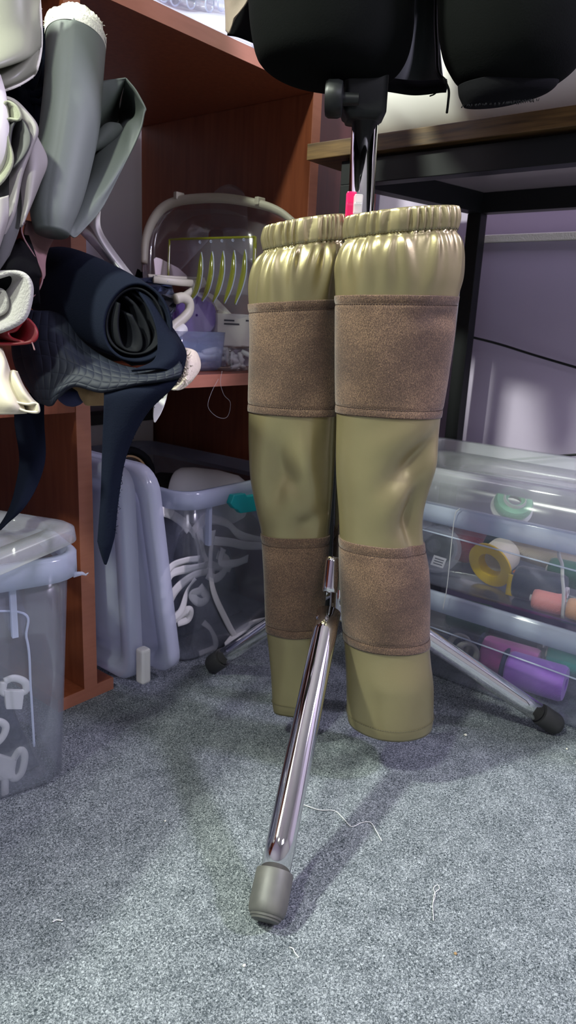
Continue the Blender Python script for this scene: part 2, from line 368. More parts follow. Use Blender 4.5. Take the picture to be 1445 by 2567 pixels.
# white bundle on the table
yl = onx(950, 300, 1.05).y
o = link('wrapped_bundle', pyd('wrapped_bundle', *boxf((.93, yl - .50, .7735), (1.16, yl, 1.02))), M['whitebundle'], smooth=True)
bev(o, .075, 8); tag(o, 'large white rounded bundle standing on the brown table top', 'bundle')
# white board against the wall and cables
pn = empty('leaning_board', (1.29, .2, 0), 'pale lilac-white board with a grey top edge standing under the table against the right wall', 'board')
box('panel', (1.272, -.5, 0), (1.290, .632, .675), M['wall'], pn)
box('edge_strip', (1.268, -.5, .6752), (1.294, .634, .688), M['cotton'], pn)
def cable(name, pts, r, mt, label, cat, group=None, n=40, k=8):
    return tag(tube(name, cr(pts, n), r, mt, n=k), label, cat, group)
cable('cable', [onx(1183, 845, 1.2312), onx(1250, 862, 1.245), onx(1340, 890, 1.255), onx(1445, 921, 1.258), onx(1600, 965, 1.26)], .0022, M['blacksteel'], 'thin black cable sloping down from the rear table leg across the pale board', 'cable')
cable('cable', [onx(1225, 1157, 1.262), onx(1330, 1149, 1.262), onx(1445, 1140, 1.262), onx(1600, 1130, 1.262)], .0022, M['blacksteel'], 'thin black cable running level just above the clear thread boxes', 'cable')

# ------------------------------------------------------------------ dress form on its chrome tripod
df = empty('dress_form', (.668, .448, 0), 'black dress form with thigh stumps on a chrome pole and tripod stand', 'dress form')
RH = Vector((RT.x, RT.y, 0)).normalized()
PB = H(858, 1450, .80); PT = H(917, 290, .80)
tube('pole', [PB + (PB - PT) * .02, PB.lerp(PT, .5), PT + (PT - PB) * .1], .0135, M['chrome'], df, 32)
hub = H(866, 1495, .81)
lathe('hub', [(.0145, -.014), (.0185, -.012), (.0185, .030), (.0145, .034)], hub, (PT - PB), M['chrome'], df, 32)
feet = {'f': onz(672, 2272, .018), 'r': onz(1388, 1812, .016), 'l': onz(538, 1662, .016)}
for k, ft in feet.items():
    top = {'f': H(825, 1535, .762), 'r': hub + FH * .035 + RH * .01, 'l': H(838, 1462, .845)}[k]
    dv = (top - ft).normalized()
    a, b_ = (ft + dv * .028, top)
    lg = tube('leg', [a.lerp(b_, t / 10) for t in range(11)], .0140 if k == 'f' else .0125, M['chrome'], df, 32)
    cap = [(.004, -.012), (.0125, -.0115), (.0130, -.0098), (.0142, -.0094), (.0146, -.0076), (.0158, -.0070), (.0164, -.005), (.0172, -.003), (.0175, .002), (.0174, .027), (.0168, .029), (.0142, .029)]
    if k != 'f': cap = [(r * .84, h * .85) for r, h in cap]
    lathe('rubber_foot', cap, ft, dv, M['greyrubber'] if k == 'f' else M['rubber'], lg, 32)
# hinge bracket, pin and the open slanted tube end of the rear leg
pv = H(824, 1548, .750)
tube('hinge_pin', [pv - RH * .014, pv + RH * .008], .0030, M['chrome'], df, 12)
br = H(852, 1530, .80)
box('hinge_bracket', br - Vector((.006, .010, .012)), br + Vector((.008, .010, .012)), M['chrome'], df, .003)
e0, e1 = H(836, 1398, .772), H(827, 1484, .755)
o = link('tube_end', pyd('tube_end', *tubef([e0.lerp(e1, t / 8) for t in range(9)], .0088, 28, 1.0, False)), M['chrome'], df); solid(o, .0016, -1)
def loft(name, rows, mt, parent, ratio=.9, n=48, tilt=0.0, capx=True):
    """rows of (py, left px, right px, forward distance): horizontal oval rings"""
    P = cr([Vector((r[0], r[1], r[2])) for r in rows], len(rows) * 7); Ds = cr([Vector((r[3], 0, 0)) for r in rows], len(rows) * 7)
    R = []
    for p, d in zip(P, Ds):
        a_, b2 = H(p.y, p.x, d.x), H(p.z, p.x, d.x); c = (a_ + b2) / 2; hw = (b2 - a_).length / 2
        R.append([c + RH * hw * math.cos(2 * math.pi * k / n) - FH * hw * ratio * math.sin(2 * math.pi * k / n) + Vector((0, 0, tilt * hw * math.cos(2 * math.pi * k / n))) for k in range(n)])
    return link(name, pyd(name, *gridf(R, True, capx)), mt, parent)
loft('thigh', [(-330, 590, 1075, .80), (-150, 600, 1060, .80), (0, 621, 1040, .80), (60, 626, 1038, .80), (115, 634, 1030, .80), (160, 648, 1012, .80), (190, 682, 985, .80), (207, 730, 960, .80), (214, 800, 900, .80)], M['jersey'], df, .85)
loft('thigh', [(-330, 1075, 1560, .78), (-150, 1085, 1540, .78), (0, 1097, 1500, .78), (80, 1100, 1485, .78), (140, 1110, 1462, .78), (180, 1126, 1430, .78), (215, 1152, 1380, .78), (236, 1200, 1320, .78)], M['jersey'], df, .8)
loft('torso', [(-1500, 760, 1400, .84), (-1100, 690, 1460, .84), (-700, 620, 1540, .84), (-400, 595, 1560, .84), (-260, 620, 1540, .84)], M['jersey'], df, .6)
loft('frayed_hem', [(205, 1150, 1405, .775), (228, 1152, 1392, .775), (246, 1158, 1362, .775), (262, 1164, 1300, .775)], M['blackcloth'], df, .55, tilt=.12)
random.seed(3)
pr = []
for i in range(90):
    t = random.random(); x = 1158 + 200 * t; y = 262 - 14 * t + random.random() * 4 - 8 * max(0, t - .55)
    p = H(x, y, .705 + random.random() * .05); q = p + Vector((random.uniform(-.001, .001), random.uniform(-.001, .001), -random.uniform(.001, .0025)))
    pr.append(tubef([p, q], .00035, 4))
tag(link('loose_threads', joinm('loose_threads', pr), M['blackcloth'], df), kind='stuff')
sheet('lining_strip', [[(1020, -160, .775), (1070, -160, .79), (1115, -160, .775)], [(1030, 0, .775), (1065, 0, .79), (1100, 0, .775)], [(1018, 120, .79), (1060, 120, .80), (1104, 120, .785)], [(985, 195, .80), (1050, 205, .81), (1112, 200, .79)], [(960, 212, .81), (1050, 222, .815), (1118, 216, .80)]], M['jerseygrey'], parent=df)
sheet('crotch_band', [[(955, 196, .785), (1040, 206, .79), (1122, 202, .775)], [(958, 215, .78), (1040, 222, .785), (1122, 216, .772)], [(965, 226, .785), (1040, 237, .79), (1118, 232, .775)]], M['blackcloth'], parent=df, th=.004)
tube('zip', cr([W(1094, -40, .765), W(1093, 60, .765), W(1096, 120, .765), W(1099, 180, .765), W(1118, 205, .762)], 20), .0022, M['blackplastic'], df, 8)
tube('pull_cord', cr([W(1118, 205, .757), W(1126, 228, .755), W(1124, 258, .755), W(1121, 283, .755)], 16), .0013, M['blackcloth'], df, 8)
tube('pull_cord', cr([W(1100, 226, .765), W(1090, 236, .765), W(1078, 241, .765)], 10), .0007, M['blackcloth'], df, 6)
# socket and knob
sc = H(914, 240, .80); k_ = .80 / F_PX
R = [rrect(sc.x, sc.y, sc.z + dz, hx, hx * .95, .007) for dz, hx in ((.032, .0240), (.022, .0222), (.018, .0218), (-.017, .0218), (-.0205, .0205), (-.0225, .0180), (-.0250, .0172))]
o = link('socket', pyd('socket', *gridf(R, True, True)), M['blackplastic'], df)
o.data.transform(Matrix.Rotation(-.88, 4, 'Z'))
kn = H(838, 248, .77)
prof = [(.004, -.009), (.0150, -.008), (.0170, -.005), (.0170, .004), (.0155, .008), (.006, .009), (.0055, .024)]
lathe('knob', prof, kn, RH - FH * .12, M['blackplastic'], df, 20)

# jacket hem hanging at the left of the form
jk = empty('jacket', W(600, 60, .80), 'taupe jacket flap with a black lining hanging on the left of the dress form', 'jacket')
sheet('outer_cloth', [[(545, -300, .80), (585, -300, .765), (640, -300, .76)], [(560, -60, .80), (585, -60, .772), (640, -80, .765)], [(566, 30, .80), (578, 30, .785), (622, 0, .770)], [(567, 78, .80), (576, 82, .79), (585, 45, .78)]], M['brownjacket'], parent=jk)
sheet('lining', [[(574, -60, .815), (610, -60, .82), (660, -60, .82)], [(576, 30, .81), (610, 20, .82), (660, 20, .82)], [(570, 88, .805), (602, 94, .81), (660, 118, .815)]], M['blackcloth'], parent=jk)

# ------------------------------------------------------------------ leg gaiters
def gaiter(label, rows, D0, D1, cuff, bands, tilts, dents, ratios, seed, group, creases=()):
    rnd = random.Random(seed)
    dense = cr([Vector(r) for r in rows], 600); y0, y1 = rows[0][0], rows[-1][0]
    def look(y, tab):
        for (a_, va), (b2, vb) in zip(tab, tab[1:]):
            if y <= b2: 
                t = max(0, min(1, (y - a_) / (b2 - a_))); t = t * t * (3 - 2 * t); return va + (vb - va) * t
        return tab[-1][1]
    def sect(y):
        lo, hi = 0, len(dense) - 1
        while hi - lo > 1:
            m_ = (lo + hi) // 2
            if dense[m_].x <= y: lo = m_
            else: hi = m_
        t = max(0.0, min(1.0, (y - dense[lo].x) / max(1e-6, dense[hi].x - dense[lo].x))); q = dense[lo].lerp(dense[hi], t)
        D = D0 + (D1 - D0) * (y - y0) / (y1 - y0)
        a_, b2 = H(q.y, y, D), H(q.z, y, D); return (a_ + b2) / 2, (b2 - a_).length / 2
    ph = [rnd.uniform(0, 6.28) for _ in range(12)]
    folds = []
    tk = 0.0
    while tk < 6.28:
        big = rnd.random() < .45
        folds.append((tk, rnd.uniform(.045, .075) * (1.35 if big else .8), rnd.uniform(85, 150) if big else rnd.uniform(24, 55), rnd.uniform(.0042, .0066) if big else rnd.uniform(.0018, .0030), rnd.uniform(-.0012, .0012)))
        tk += rnd.uniform(.15, .27)
    def pt(y, th, off=0.0):
        c, hw = sect(y); c_, s_ = math.cos(th), math.sin(th); rt_ = look(y, ratios)
        f = 0.0; ys = cuff
        if y > ys:
            dy_ = y - ys
            for (tk, wk, Lk, Ak, sk) in folds:
                v = (th - tk - sk * dy_ + math.pi) % (2 * math.pi) - math.pi; wv = wk * (1 + dy_ / 110)
                if abs(v) < 3.2 * wv: f += Ak * math.exp(-(v / wv) ** 2) * math.exp(-(dy_ / Lk) ** 1.6) * (1 - math.exp(-dy_ / 12))
            f -= .0012 * math.exp(-dy_ / 70)
            f += .0014 * math.sin(math.pi * min(1, (y - ys) / 170)) - .0012 * math.exp(-((y - ys) / 9) ** 2)
        else:
            t = (ys - y) / (ys - y0); nn = 15
            g = math.sin(nn * th + ph[3] + 1.6 * math.sin(3 * th + ph[4]) + 1.0 * math.sin(7 * th + ph[5]) + .5 * t); g3 = math.sin(41 * th + ph[6] - t)
            f += (.0044 * (abs(g) ** .75 - .60) + .0003 * g3) * (.6 + .4 * math.sin(math.pi * t)) + .0010 * math.sin(math.pi * t) - .0012 * math.exp(-(t / .07) ** 2) - .0006 * math.exp(-((1 - t) / .06) ** 2)
        for (dy, dth, am, sy, sth, sl) in dents:
            u = (y - dy) / sy; v = (th - dth - sl * (y - dy)) / sth
            f += am * math.exp(-u * u - v * v)
        for (dy, dth, am, sy, sth, kk) in creases:
            u = (y - dy - kk * (th - dth)) / sy; v = (th - dth) / sth; f += am * math.exp(-u * u - v * v)
        f += .0006 * math.sin(3 * th + y * .012 + ph[7]) + .0004 * math.sin(5 * th - y * .02 + ph[8])
        tl = look(y, tilts)
        return c + RH * (hw + f + off) * c_ - FH * (hw * rt_ + f + off) * s_ + Vector((0, 0, tl * hw * c_))
    NT = 300
    def shell(name, ya, yb, ny, offf, mt, parent, thick=.0012):
        G = [[pt(ya + (yb - ya) * i / ny, 2 * math.pi * k / NT, offf(i / ny)) for k in range(NT)] for i in range(ny + 1)]
        return solid(link(name, pyd(name, *gridf(G, True)), mt, parent), thick, -1)
    cb_ = pt((y0 + y1) / 2, 1.57); base = sect(y1)[0]
    g = empty('leg_gaiter', base, label, 'gaiter', group)
    def stitches(y, off, mt, parent, n=110, lo=0, hi=2 * math.pi):
        pr_ = []
        for i in range(n):
            a0 = lo + (hi - lo) * i / n; a1 = a0 + (hi - lo) / n * .62
            pr_.append(tubef([pt(y, a0, off), pt(y, (a0 + a1) / 2, off + .0002), pt(y, a1, off)], .00035, 5))
        return tag(link('stitching', joinm('stitching', pr_), mt, parent), kind='stuff')
    cf = shell('elastic_cuff', y0, cuff, 40, lambda t: 0, M['leather'], g)
    stitches(cuff - 3, .0004, M['thread'], cf)
    sl = shell('leather_sleeve', cuff, y1, 240, lambda t: -.0012 * max(0, (t - .97) / .03) + .0007 * math.exp(-((t - .985) / .01) ** 2), M['leather'], g)
    stitches(y1 - 26, .0007, M['thread'], sl)
    for (ya, yb) in bands:
        h = yb - ya
        def bo(t):
            px_ = t * h; px2 = (1 - t) * h
            return .0012 + .0003 * math.exp(-((px_ - 9) / 7) ** 2) - .0007 * math.exp(-((px_ - 22) / 4) ** 2) + .0002 * math.exp(-((px2 - 9) / 7) ** 2) - .0007 * math.exp(-((px2 - 20) / 4) ** 2)
        bd = shell('suede_band', ya, yb, 90, bo, M['suede'], g, .0016)
        stitches(ya + 22, .0007, M['brownthread'], bd, 130); stitches(yb - 20, .0007, M['brownthread'], bd, 130)
    return g
gl = gaiter('left olive leather leg gaiter with brown suede bands, partly behind the chrome tripod leg',
    [(553, 664, 864), (585, 662, 862), (617, 663, 862), (655, 648, 858), (700, 637, 852), (760, 631, 846), (850, 628, 846), (950, 625, 846), (1040, 624, 846), (1120, 624, 843), (1200, 629, 838), (1280, 645, 832), (1340, 657, 826), (1420, 661, 820), (1500, 664, 813), (1580, 669, 806), (1640, 676, 800), (1700, 681, 796), (1786, 684, 790)],
    .797, .806, 617, [(757, 1036), (1338, 1586)], [(553, .19), (640, .16), (760, .10), (1000, .0), (1340, .04), (1790, -.04)],
    [(1150, 1.9, -.006, 90, .35, 0), (1230, 1.2, .003, 80, .5, 0), (1310, 1.25, -.003, 30, .3, 0)], [(553, .60), (700, .72), (1050, .62), (1400, .55), (1786, .52)], 5, None,
    [(1190, 1.55, -.0045, 40, .40, -70), (1120, 1.25, .0035, 70, .25, 0), (1215, 2.1, -.004, 50, .4, 60), (1300, 1.3, -.0025, 24, .5, 30)])
gr = gaiter('right olive leather leg gaiter with brown suede bands, the nearer and wider of the pair',
    [(531, 869, 1150), (560, 868, 1150), (590, 866, 1149), (625, 855, 1155), (660, 848, 1157), (700, 846, 1155), (750, 843, 1144), (850, 842, 1134), (950, 842, 1121), (1040, 843, 1106), (1120, 843, 1098), (1200, 845, 1084), (1280, 849, 1064), (1345, 850, 1061), (1420, 850, 1072), (1500, 855, 1077), (1590, 862, 1077), (1650, 866, 1079), (1720, 869, 1086), (1806, 871, 1085)],
    .745, .762, 590, [(743, 1040), (1352, 1608)], [(531, .13), (600, .12), (750, .04), (1000, .0), (1340, -.03), (1790, .0)],
    [(1225, .85, -.010, 80, .40, -.0016), (1150, .5, .003, 60, .3, -.001), (1310, .75, -.008, 60, .28, .0), (1290, 1.5, .004, 80, .4, 0), (795, .75, -.004, 20, .45, .003), (1660, .5, .003, 70, .4, 0), (1480, 1.5, .003, 90, .6, 0)], [(531, .56), (700, .56), (1050, .54), (1250, .58), (1450, .66), (1600, .70), (1700, .86), (1806, .92)], 11, None,
    [(1140, 1.0, -.0085, 34, .60, 85), (1215, 1.05, .0045, 40, .55, 85), (1290, .95, -.004, 30, .35, 60), (1080, 1.3, .003, 40, .6, 60)])
# clips between the gaiters and the pole
def clip(name, px, py, d, w_, h_, mt, label):
    c = H(px, py, d); e = empty(name, c, label, 'clip')
    for s in (-1, 1):
        bx_ = link('jaw', pyd('jaw', *boxf((-w_ / 2, s * .0035 - .0015, -h_ / 2), (w_ / 2, s * .0035 + .0015, h_ / 2))), mt, e, smooth=False, local=True); bev(bx_, .0012)
        bx_.rotation_euler = (s * -.08, 0, -.883)
    t_ = link('spring', pyd('spring', *tubef([Vector((-w_ * .45, 0, 0)), Vector((w_ * .45, 0, 0))], .0022, 10)), M['chrome'], e, local=True); t_.rotation_euler = (0, 0, -.883)
    return e
clip('sewing_clip', 880, 513, .778, .0098, .024, M['pink'], 'hot pink plastic sewing clip beside the chrome pole')
clip('sewing_clip', 898, 512, .768, .0085, .018, M['clipclear'], 'clear plastic sewing clip in front of the chrome pole')

# ------------------------------------------------------------------ tubs, lids and what is in them
def tubmesh(hx, hy, h, r, wall=.0014, taper=.012, foot=.004):
    rows = [rrect(0, 0, foot, .002, .002, .0015), rrect(0, 0, foot, hx - taper - .02, hy - taper - .02, r * .7), rrect(0, 0, 0, hx - taper - .012, hy - taper - .012, r * .8), rrect(0, 0, 0, hx - taper - .005, hy - taper - .005, r * .9),
            rrect(0, 0, .006, hx - taper, hy - taper, r), rrect(0, 0, h * .5, hx - taper * .5, hy - taper * .5, r), rrect(0, 0, h, hx, hy, r)]
    return gridf(rows, True)
def rimmesh(hx, hy, z0, z1, out, r):
    rows = [rrect(0, 0, z0, hx + .0005, hy + .0005, r), rrect(0, 0, z0, hx + out, hy + out, r + out), rrect(0, 0, z1 - .003, hx + out, hy + out, r + out), rrect(0, 0, z1, hx + out - .003, hy + out - .003, r + out - .003), rrect(0, 0, z1, hx + .0005, hy + .0005, r)]
    return gridf(rows + [rows[0]], True)
def lidmesh(hx, hy, h, r):
    """tray-like lid: skirt, raised border, sunken middle"""
    rows = [rrect(0, 0, 0, hx, hy, r), rrect(0, 0, h * .8, hx - .001, hy - .001, r), rrect(0, 0, h, hx - .005, hy - .005, r), rrect(0, 0, h, hx - .022, hy - .022, r * .8), rrect(0, 0, h * .55, hx - .027, hy - .027, r * .75),
            rrect(0, 0, h * .55, hx - .045, hy - .045, r * .7), rrect(0, 0, h * .72, hx - .048, hy - .048, r * .7), rrect(0, 0, h * .72, .003, .003, .002)]
    return gridf(rows, True)
def tubbox(name, loc, rz, hx, hy, h, r, label, group=None, rim=.026, body='clear', taper=.012):
    e = empty(name, loc, label, 'storage box', group, rz)
    b_ = link('tub', pyd('tub', *tubmesh(hx, hy, h, r, taper=taper)), M[body], e, local=True); solid(b_, .0013, 1)
    link('rim', pyd('rim', *rimmesh(hx, hy, h - rim, h, .010, r)), M['clearrim'], e, local=True)
    return e
# --- nearest tub on the left, with a lid laid over it askew
RZ = math.radians(-15.3)
ca, sa = math.cos(RZ), math.sin(RZ)
LBC = Vector((.4125 - .19 * ca + .09 * math.sin(-RZ), .6145 - .19 * sa + .09 * ca, 0))
lb = tubbox('storage_tub', LBC, RZ, .19, .09, .276, .03, 'clear storage tub standing on the carpet at the left edge, white buckles showing through it', body='clear')
for px_ in (.125, -.12):
    link('rib', pyd('rib', *boxf((px_ - .003, -0.0935, .196), (px_ + .003, -0.0880, .25))), M['clearrim'], lb, smooth=False, local=True)
ins = [[Vector((x, -0.0825 - .001, z)) for x, z in ((-.16, .04), (.03, .03), (.055, .05), (.045, .17), (.02, .2), (-.14, .2))]]
link('embossed_line', pyd('embossed_line', *tubef(cr([Vector((.085, -0.0850, .012)), Vector((.078, -0.0870, .08)), Vector((.065, -0.0885, .15)), Vector((.05, -0.0890, .185)), Vector((.02, -0.0890, .2)), Vector((-.1, -0.0890, .2))], 40), .0015, 6)), M['clearrim'], lb, local=True)
link('embossed_line', pyd('embossed_line', *tubef(cr([Vector((.140, -0.0850, .06)), Vector((.139, -0.0870, .13)), Vector((.137, -0.0890, .19)), Vector((.12, -0.0890, .225)), Vector((-.06, -0.0890, .235))], 40), .0013, 6)), M['clearrim'], lb, local=True)
link('torn_corner', pyd('torn_corner', *tubef([Vector((.190, -0.0830, .250)), Vector((.199, -0.0860, .251)), Vector((.2025, -0.0870, .249)), Vector((.204, -0.0900, .252))], [.0035, .0020, .0012, .0004], 6)), M['clearrim'], lb, local=True)
def lbp(px, py, yl):                   # point on a plane parallel to the tub's front
    r = ray(px, py); n = Vector((-sa, ca, 0)); P0 = LBC + n * yl
    return O + r * ((P0 - O).dot(n) / r.dot(n))
lp = [onz(222, 1345, .290), onz(0, 1450, .284)]
dx = (lp[0] - lp[1]); dx.z = 0; ang = math.atan2(dx.y, dx.x)
hxl, hyl = .17, .145
lc = Vector((lp[0].x, lp[0].y, .283)) - Vector((math.cos(ang), math.sin(ang), 0)) * hxl + Vector((-math.sin(ang), math.cos(ang), 0)) * hyl
le = empty('tub_lid', lc, 'cloudy clear lid lying askew on the nearest tub at the left edge', 'lid', None, ang)
le.rotation_euler = (math.radians(-1.0), math.radians(-1.5), ang)
ld = link('lid_plate', pyd('lid_plate', *lidmesh(hxl, hyl, .016, .03)), M['cleargrey'], le, local=True); solid(ld, .0015, -1)
# white buckles inside, pressed against the front
def loop(pts, r, flat=.6): 
    p = cr(pts + [pts[0]], 36); return tubef(p[:-1] + [p[0]], r, 10, flat)
def buckle(pts_loop, body, label):
    Yb = -.067; P = [lbp(x, y, Yb) for x, y in pts_loop]; c = sum(P, Vector()) / len(P)
    e = empty('plastic_buckle', Vector((c.x, c.y, min(p.z for p in P))), label, 'buckle', 'white buckles in the left tub')
    link('loop', pyd('loop', *loop(P, .0042)), M['white'], e)
    if body:
        B = [lbp(x, y, Yb) for x, y in body]; n = Vector((-sa, ca, 0)) * .003
        k = len(B); vs = [p - n for p in B] + [p + n for p in B]
        fs = [tuple(range(k)), tuple(range(2 * k - 1, k - 1, -1))] + [(i, (i + 1) % k, (i + 1) % k + k, i + k) for i in range(k)]
        o_ = link('body', pyd('body', vs, fs), M['white'], e, smooth=False); bev(o_, .001)
    return e
buckle([(10, 1708), (35, 1700), (62, 1710), (64, 1732), (35, 1738), (8, 1735)], [(8, 1728), (60, 1730), (54, 1776), (14, 1776)], 'white buckle standing upright in the left tub, topmost of the white ones')
buckle([(-30, 1815), (-5, 1808), (14, 1820), (8, 1845), (-10, 1862), (-32, 1850)], None, 'white buckle cut by the left edge of the photo, in the middle of the tub')
buckle([(33, 1905), (50, 1880), (62, 1895), (55, 1935), (38, 1952), (28, 1940)], [(-20, 1885), (28, 1900), (36, 1893), (32, 1948), (10, 1952), (-20, 1930)], 'white buckle with a slanted oval loop, low in the left tub')
buckle([(-25, 1950), (8, 1948), (12, 1952), (12, 2002), (8, 2008), (-25, 2012)], None, 'white rectangular buckle frame at the bottom of the left tub')
def heap(name, cx, cy, hx, hy, z0, z1, mt, label, cat, rz=0, seed=1, n=34):
    rnd = random.Random(seed); ph = [rnd.uniform(0, 6.3) for _ in range(9)]
    def hgt(u, v):
        e = min(1, (1 - abs(u)) * 5, (1 - abs(v)) * 5); 
        return z0 + (z1 - z0) * max(0, e) * (.80 + .13 * math.sin(7 * u + ph[0] + 3 * v) + .09 * math.sin(11 * v + ph[1] - 4 * u) + .05 * math.sin(23 * u + ph[2]) * math.sin(19 * v + ph[3]))
    R_ = Matrix.Rotation(rz, 3, 'Z'); c = Vector((cx, cy, 0))
    G = [[c + R_ @ Vector((u * hx, v * hy, 0)) + Vector((0, 0, hgt(u, v))) for u in [2 * i / n - 1 for i in range(n + 1)]] for v in [2 * j / n - 1 for j in range(n + 1)]]
    vs, fs = gridf(G); k = n + 1
    ring = [i for i in range(k)] + [i * k + n for i in range(1, k)] + [n * k + i for i in range(n - 1, -1, -1)] + [i * k for i in range(n - 1, 0, -1)]
    b0 = len(vs); vs += [Vector((vs[i].x, vs[i].y, z0)) for i in ring]; L_ = len(ring)
    fs += [(ring[i], ring[(i + 1) % L_], b0 + (i + 1) % L_, b0 + i) for i in range(L_)] + [tuple(range(b0, b0 + L_))]
    return tag(link(name, pyd(name, vs, fs), mt), label, cat, kind='stuff')
hp = LBC + Vector((-sa, ca, 0)) * .012
heap('strap_pile', hp.x, hp.y, .155, .060, .008, .13, M['darkstuff'], 'dark navy heap of straps and black fasteners filling the lower half of the left tub', 'straps', RZ, 4)

# --- middle tub in the lower compartment
mb = tubbox('storage_tub', Vector((.796, .918, .0015)), 0, .124, .190, .278, .03, 'clear storage tub of white elastic strips under the lower shelf, turquoise latch on its rim', body='clear')
for px_ in (-.075, .06):
    link('rib', pyd('rib', *boxf((px_ - .003, -.1935, .19), (px_ + .003, -.1855, .252))), M['clearrim'], mb, smooth=False, local=True)
# turquoise latch
tl = [ony(x, y, .712) for x, y in ((574, 1262), (582, 1240), (612, 1236), (616, 1243), (668, 1236), (668, 1276), (600, 1286), (592, 1277), (584, 1274))]
n = len(tl); vs = [p + Vector((0, -.004, 0)) for p in tl] + [p + Vector((0, .006, 0)) for p in tl]
o = link('latch', pyd('latch', vs, [tuple(range(n)), tuple(range(2 * n - 1, n - 1, -1))] + [(i, (i + 1) % n, (i + 1) % n + n, i + n) for i in range(n)]), M['teal'], mb, smooth=False); bev(o, .0015)
# lids standing on edge beside it
def standing_lid(pT, pB, yf, hy, label):
    v = pT - pB; L_ = v.length; v.normalize(); u = Vector((0, 1, 0)); nrm = u.cross(v) * -1
    if nrm.x > 0: nrm = -nrm
    c = pB + v * (L_ / 2) + u * hy
    e = empty('tub_lid', Vector((pB.x, pB.y + hy, min(pB.z, pT.z))), label, 'lid', None)
    vs, fs = lidmesh(hy, L_ / 2, .020, .035)
    vs = [c + u * p.x + v * p.y + nrm * (p.z - .004) for p in vs]
    o_ = link('lid_plate', pyd('lid_plate', vs, fs), M['clearmilk'], e); solid(o_, .0014, -1)
    for y0_, y1_, x_ in ((-.30, .28, -.55), (-.30, .28, .35)):
        P = [c + u * (hy * x_ + dx_) + v * (L_ / 2 * yy) + nrm * .0125 for dx_, yy in ((0, .62), (-.0, -.5), (.012, -.62), (.05, -.66), (.062, -.5), (.062, .5))]
        link('raised_rib', pyd('raised_rib', *tubef(cr(P, 40), .0022, 8)), M['clearrim'], e)
    return e, c, u, v, nrm
pB = ony(356, 1712, .715); pB.z = max(pB.z, .004)
l1 = standing_lid(ony(330, 1170, .715), pB, .71, .20, 'milky tub lid standing on edge right beside the shelf divider')
cl = ony(360, 1665, .705)
bx1 = link('clasp', pyd('clasp', *boxf(cl - Vector((.010, .010, .026)), cl + Vector((.006, .006, .026)))), M['white'], l1[0], smooth=False); bev(bx1, .004, 3)
pB2 = ony(452, 1690, .70); pB2.z = max(pB2.z, .004)
standing_lid(ony(390, 1172, .70), pB2, .70, .19, 'milky tub lid leaning against the tub of white elastic')
# contents of the middle tub
heap('cloth_pile', .796, .945, .098, .135, .009, .165, M['darkstuff'], 'dark cloth and shadow filling the tub behind the white elastic', 'cloth', 0, 9)  # dark cloth, its dark colour also standing for shadow inside the tub
def ribbon(name, P, wd, mt, label, cat, group, tw=0.0, n=40):
    p = cr(P, n); rows = []
    for i, q in enumerate(p):
        t = (p[min(i + 1, n - 1)] - p[max(i - 1, 0)]).normalized(); s = t.cross(Vector((0, 1, 0))).normalized()
        a_ = tw * math.sin(i / n * 6); s = s * math.cos(a_) + Vector((0, 1, 0)) * math.sin(a_)
        rows.append([q - s * wd / 2, q - s * wd / 6, q + s * wd / 6, q + s * wd / 2])
    o_ = link(name, pyd(name, *gridf(rows)), mt); solid(o_, .0009, 0); return tag(o_, label, cat, group)
EL = [([(405, 1462), (430, 1420), (465, 1405), (500, 1400)], .74), ([(410, 1500), (425, 1440), (480, 1425), (520, 1415)], .745), ([(412, 1540), (440, 1480), (490, 1440), (540, 1430)], .75),
      ([(425, 1560), (455, 1530), (470, 1480), (490, 1450)], .738), ([(535, 1355), (580, 1360), (620, 1368), (680, 1368)], .742), ([(530, 1300), (570, 1312), (600, 1340), (640, 1352), (680, 1356)], .752),
      ([(535, 1330), (528, 1400), (535, 1480), (570, 1560), (592, 1600)], .735), ([(500, 1330), (515, 1400), (540, 1420), (580, 1425)], .755), ([(560, 1375), (555, 1410), (590, 1412), (622, 1400)], .739),
      ([(440, 1300), (475, 1325), (500, 1360), (505, 1420)], .762), ([(475, 1330), (460, 1310), (430, 1290), (400, 1280)], .758), ([(565, 1620), (600, 1585), (640, 1560), (690, 1550)], .737),
      ([(560, 1640), (610, 1600), (650, 1585), (690, 1580)], .743), ([(430, 1560), (450, 1540), (475, 1530), (470, 1550), (445, 1560)], .736), ([(500, 1470), (520, 1500), (500, 1510), (480, 1490), (505, 1480)], .741),
      ([(510, 1560), (530, 1580), (540, 1620), (500, 1640)], .746), ([(520, 1440), (540, 1450), (560, 1435), (570, 1405), (545, 1390)], .748), ([(480, 1340), (505, 1310), (520, 1290), (525, 1275)], .765)]
for i, (pp, yy) in enumerate(EL):
    P = [ony(x, y, yy + .004 * math.sin(k * 2.1 + i)) for k, (x, y) in enumerate(pp)]
    ribbon('elastic_strip', P, .0138 if i % 3 else .010, M['elastic'], 'flat white elastic strip tangled inside the tub with the turquoise latch', 'elastic', 'white elastic strips in the middle tub', .5 if i % 2 else .2)
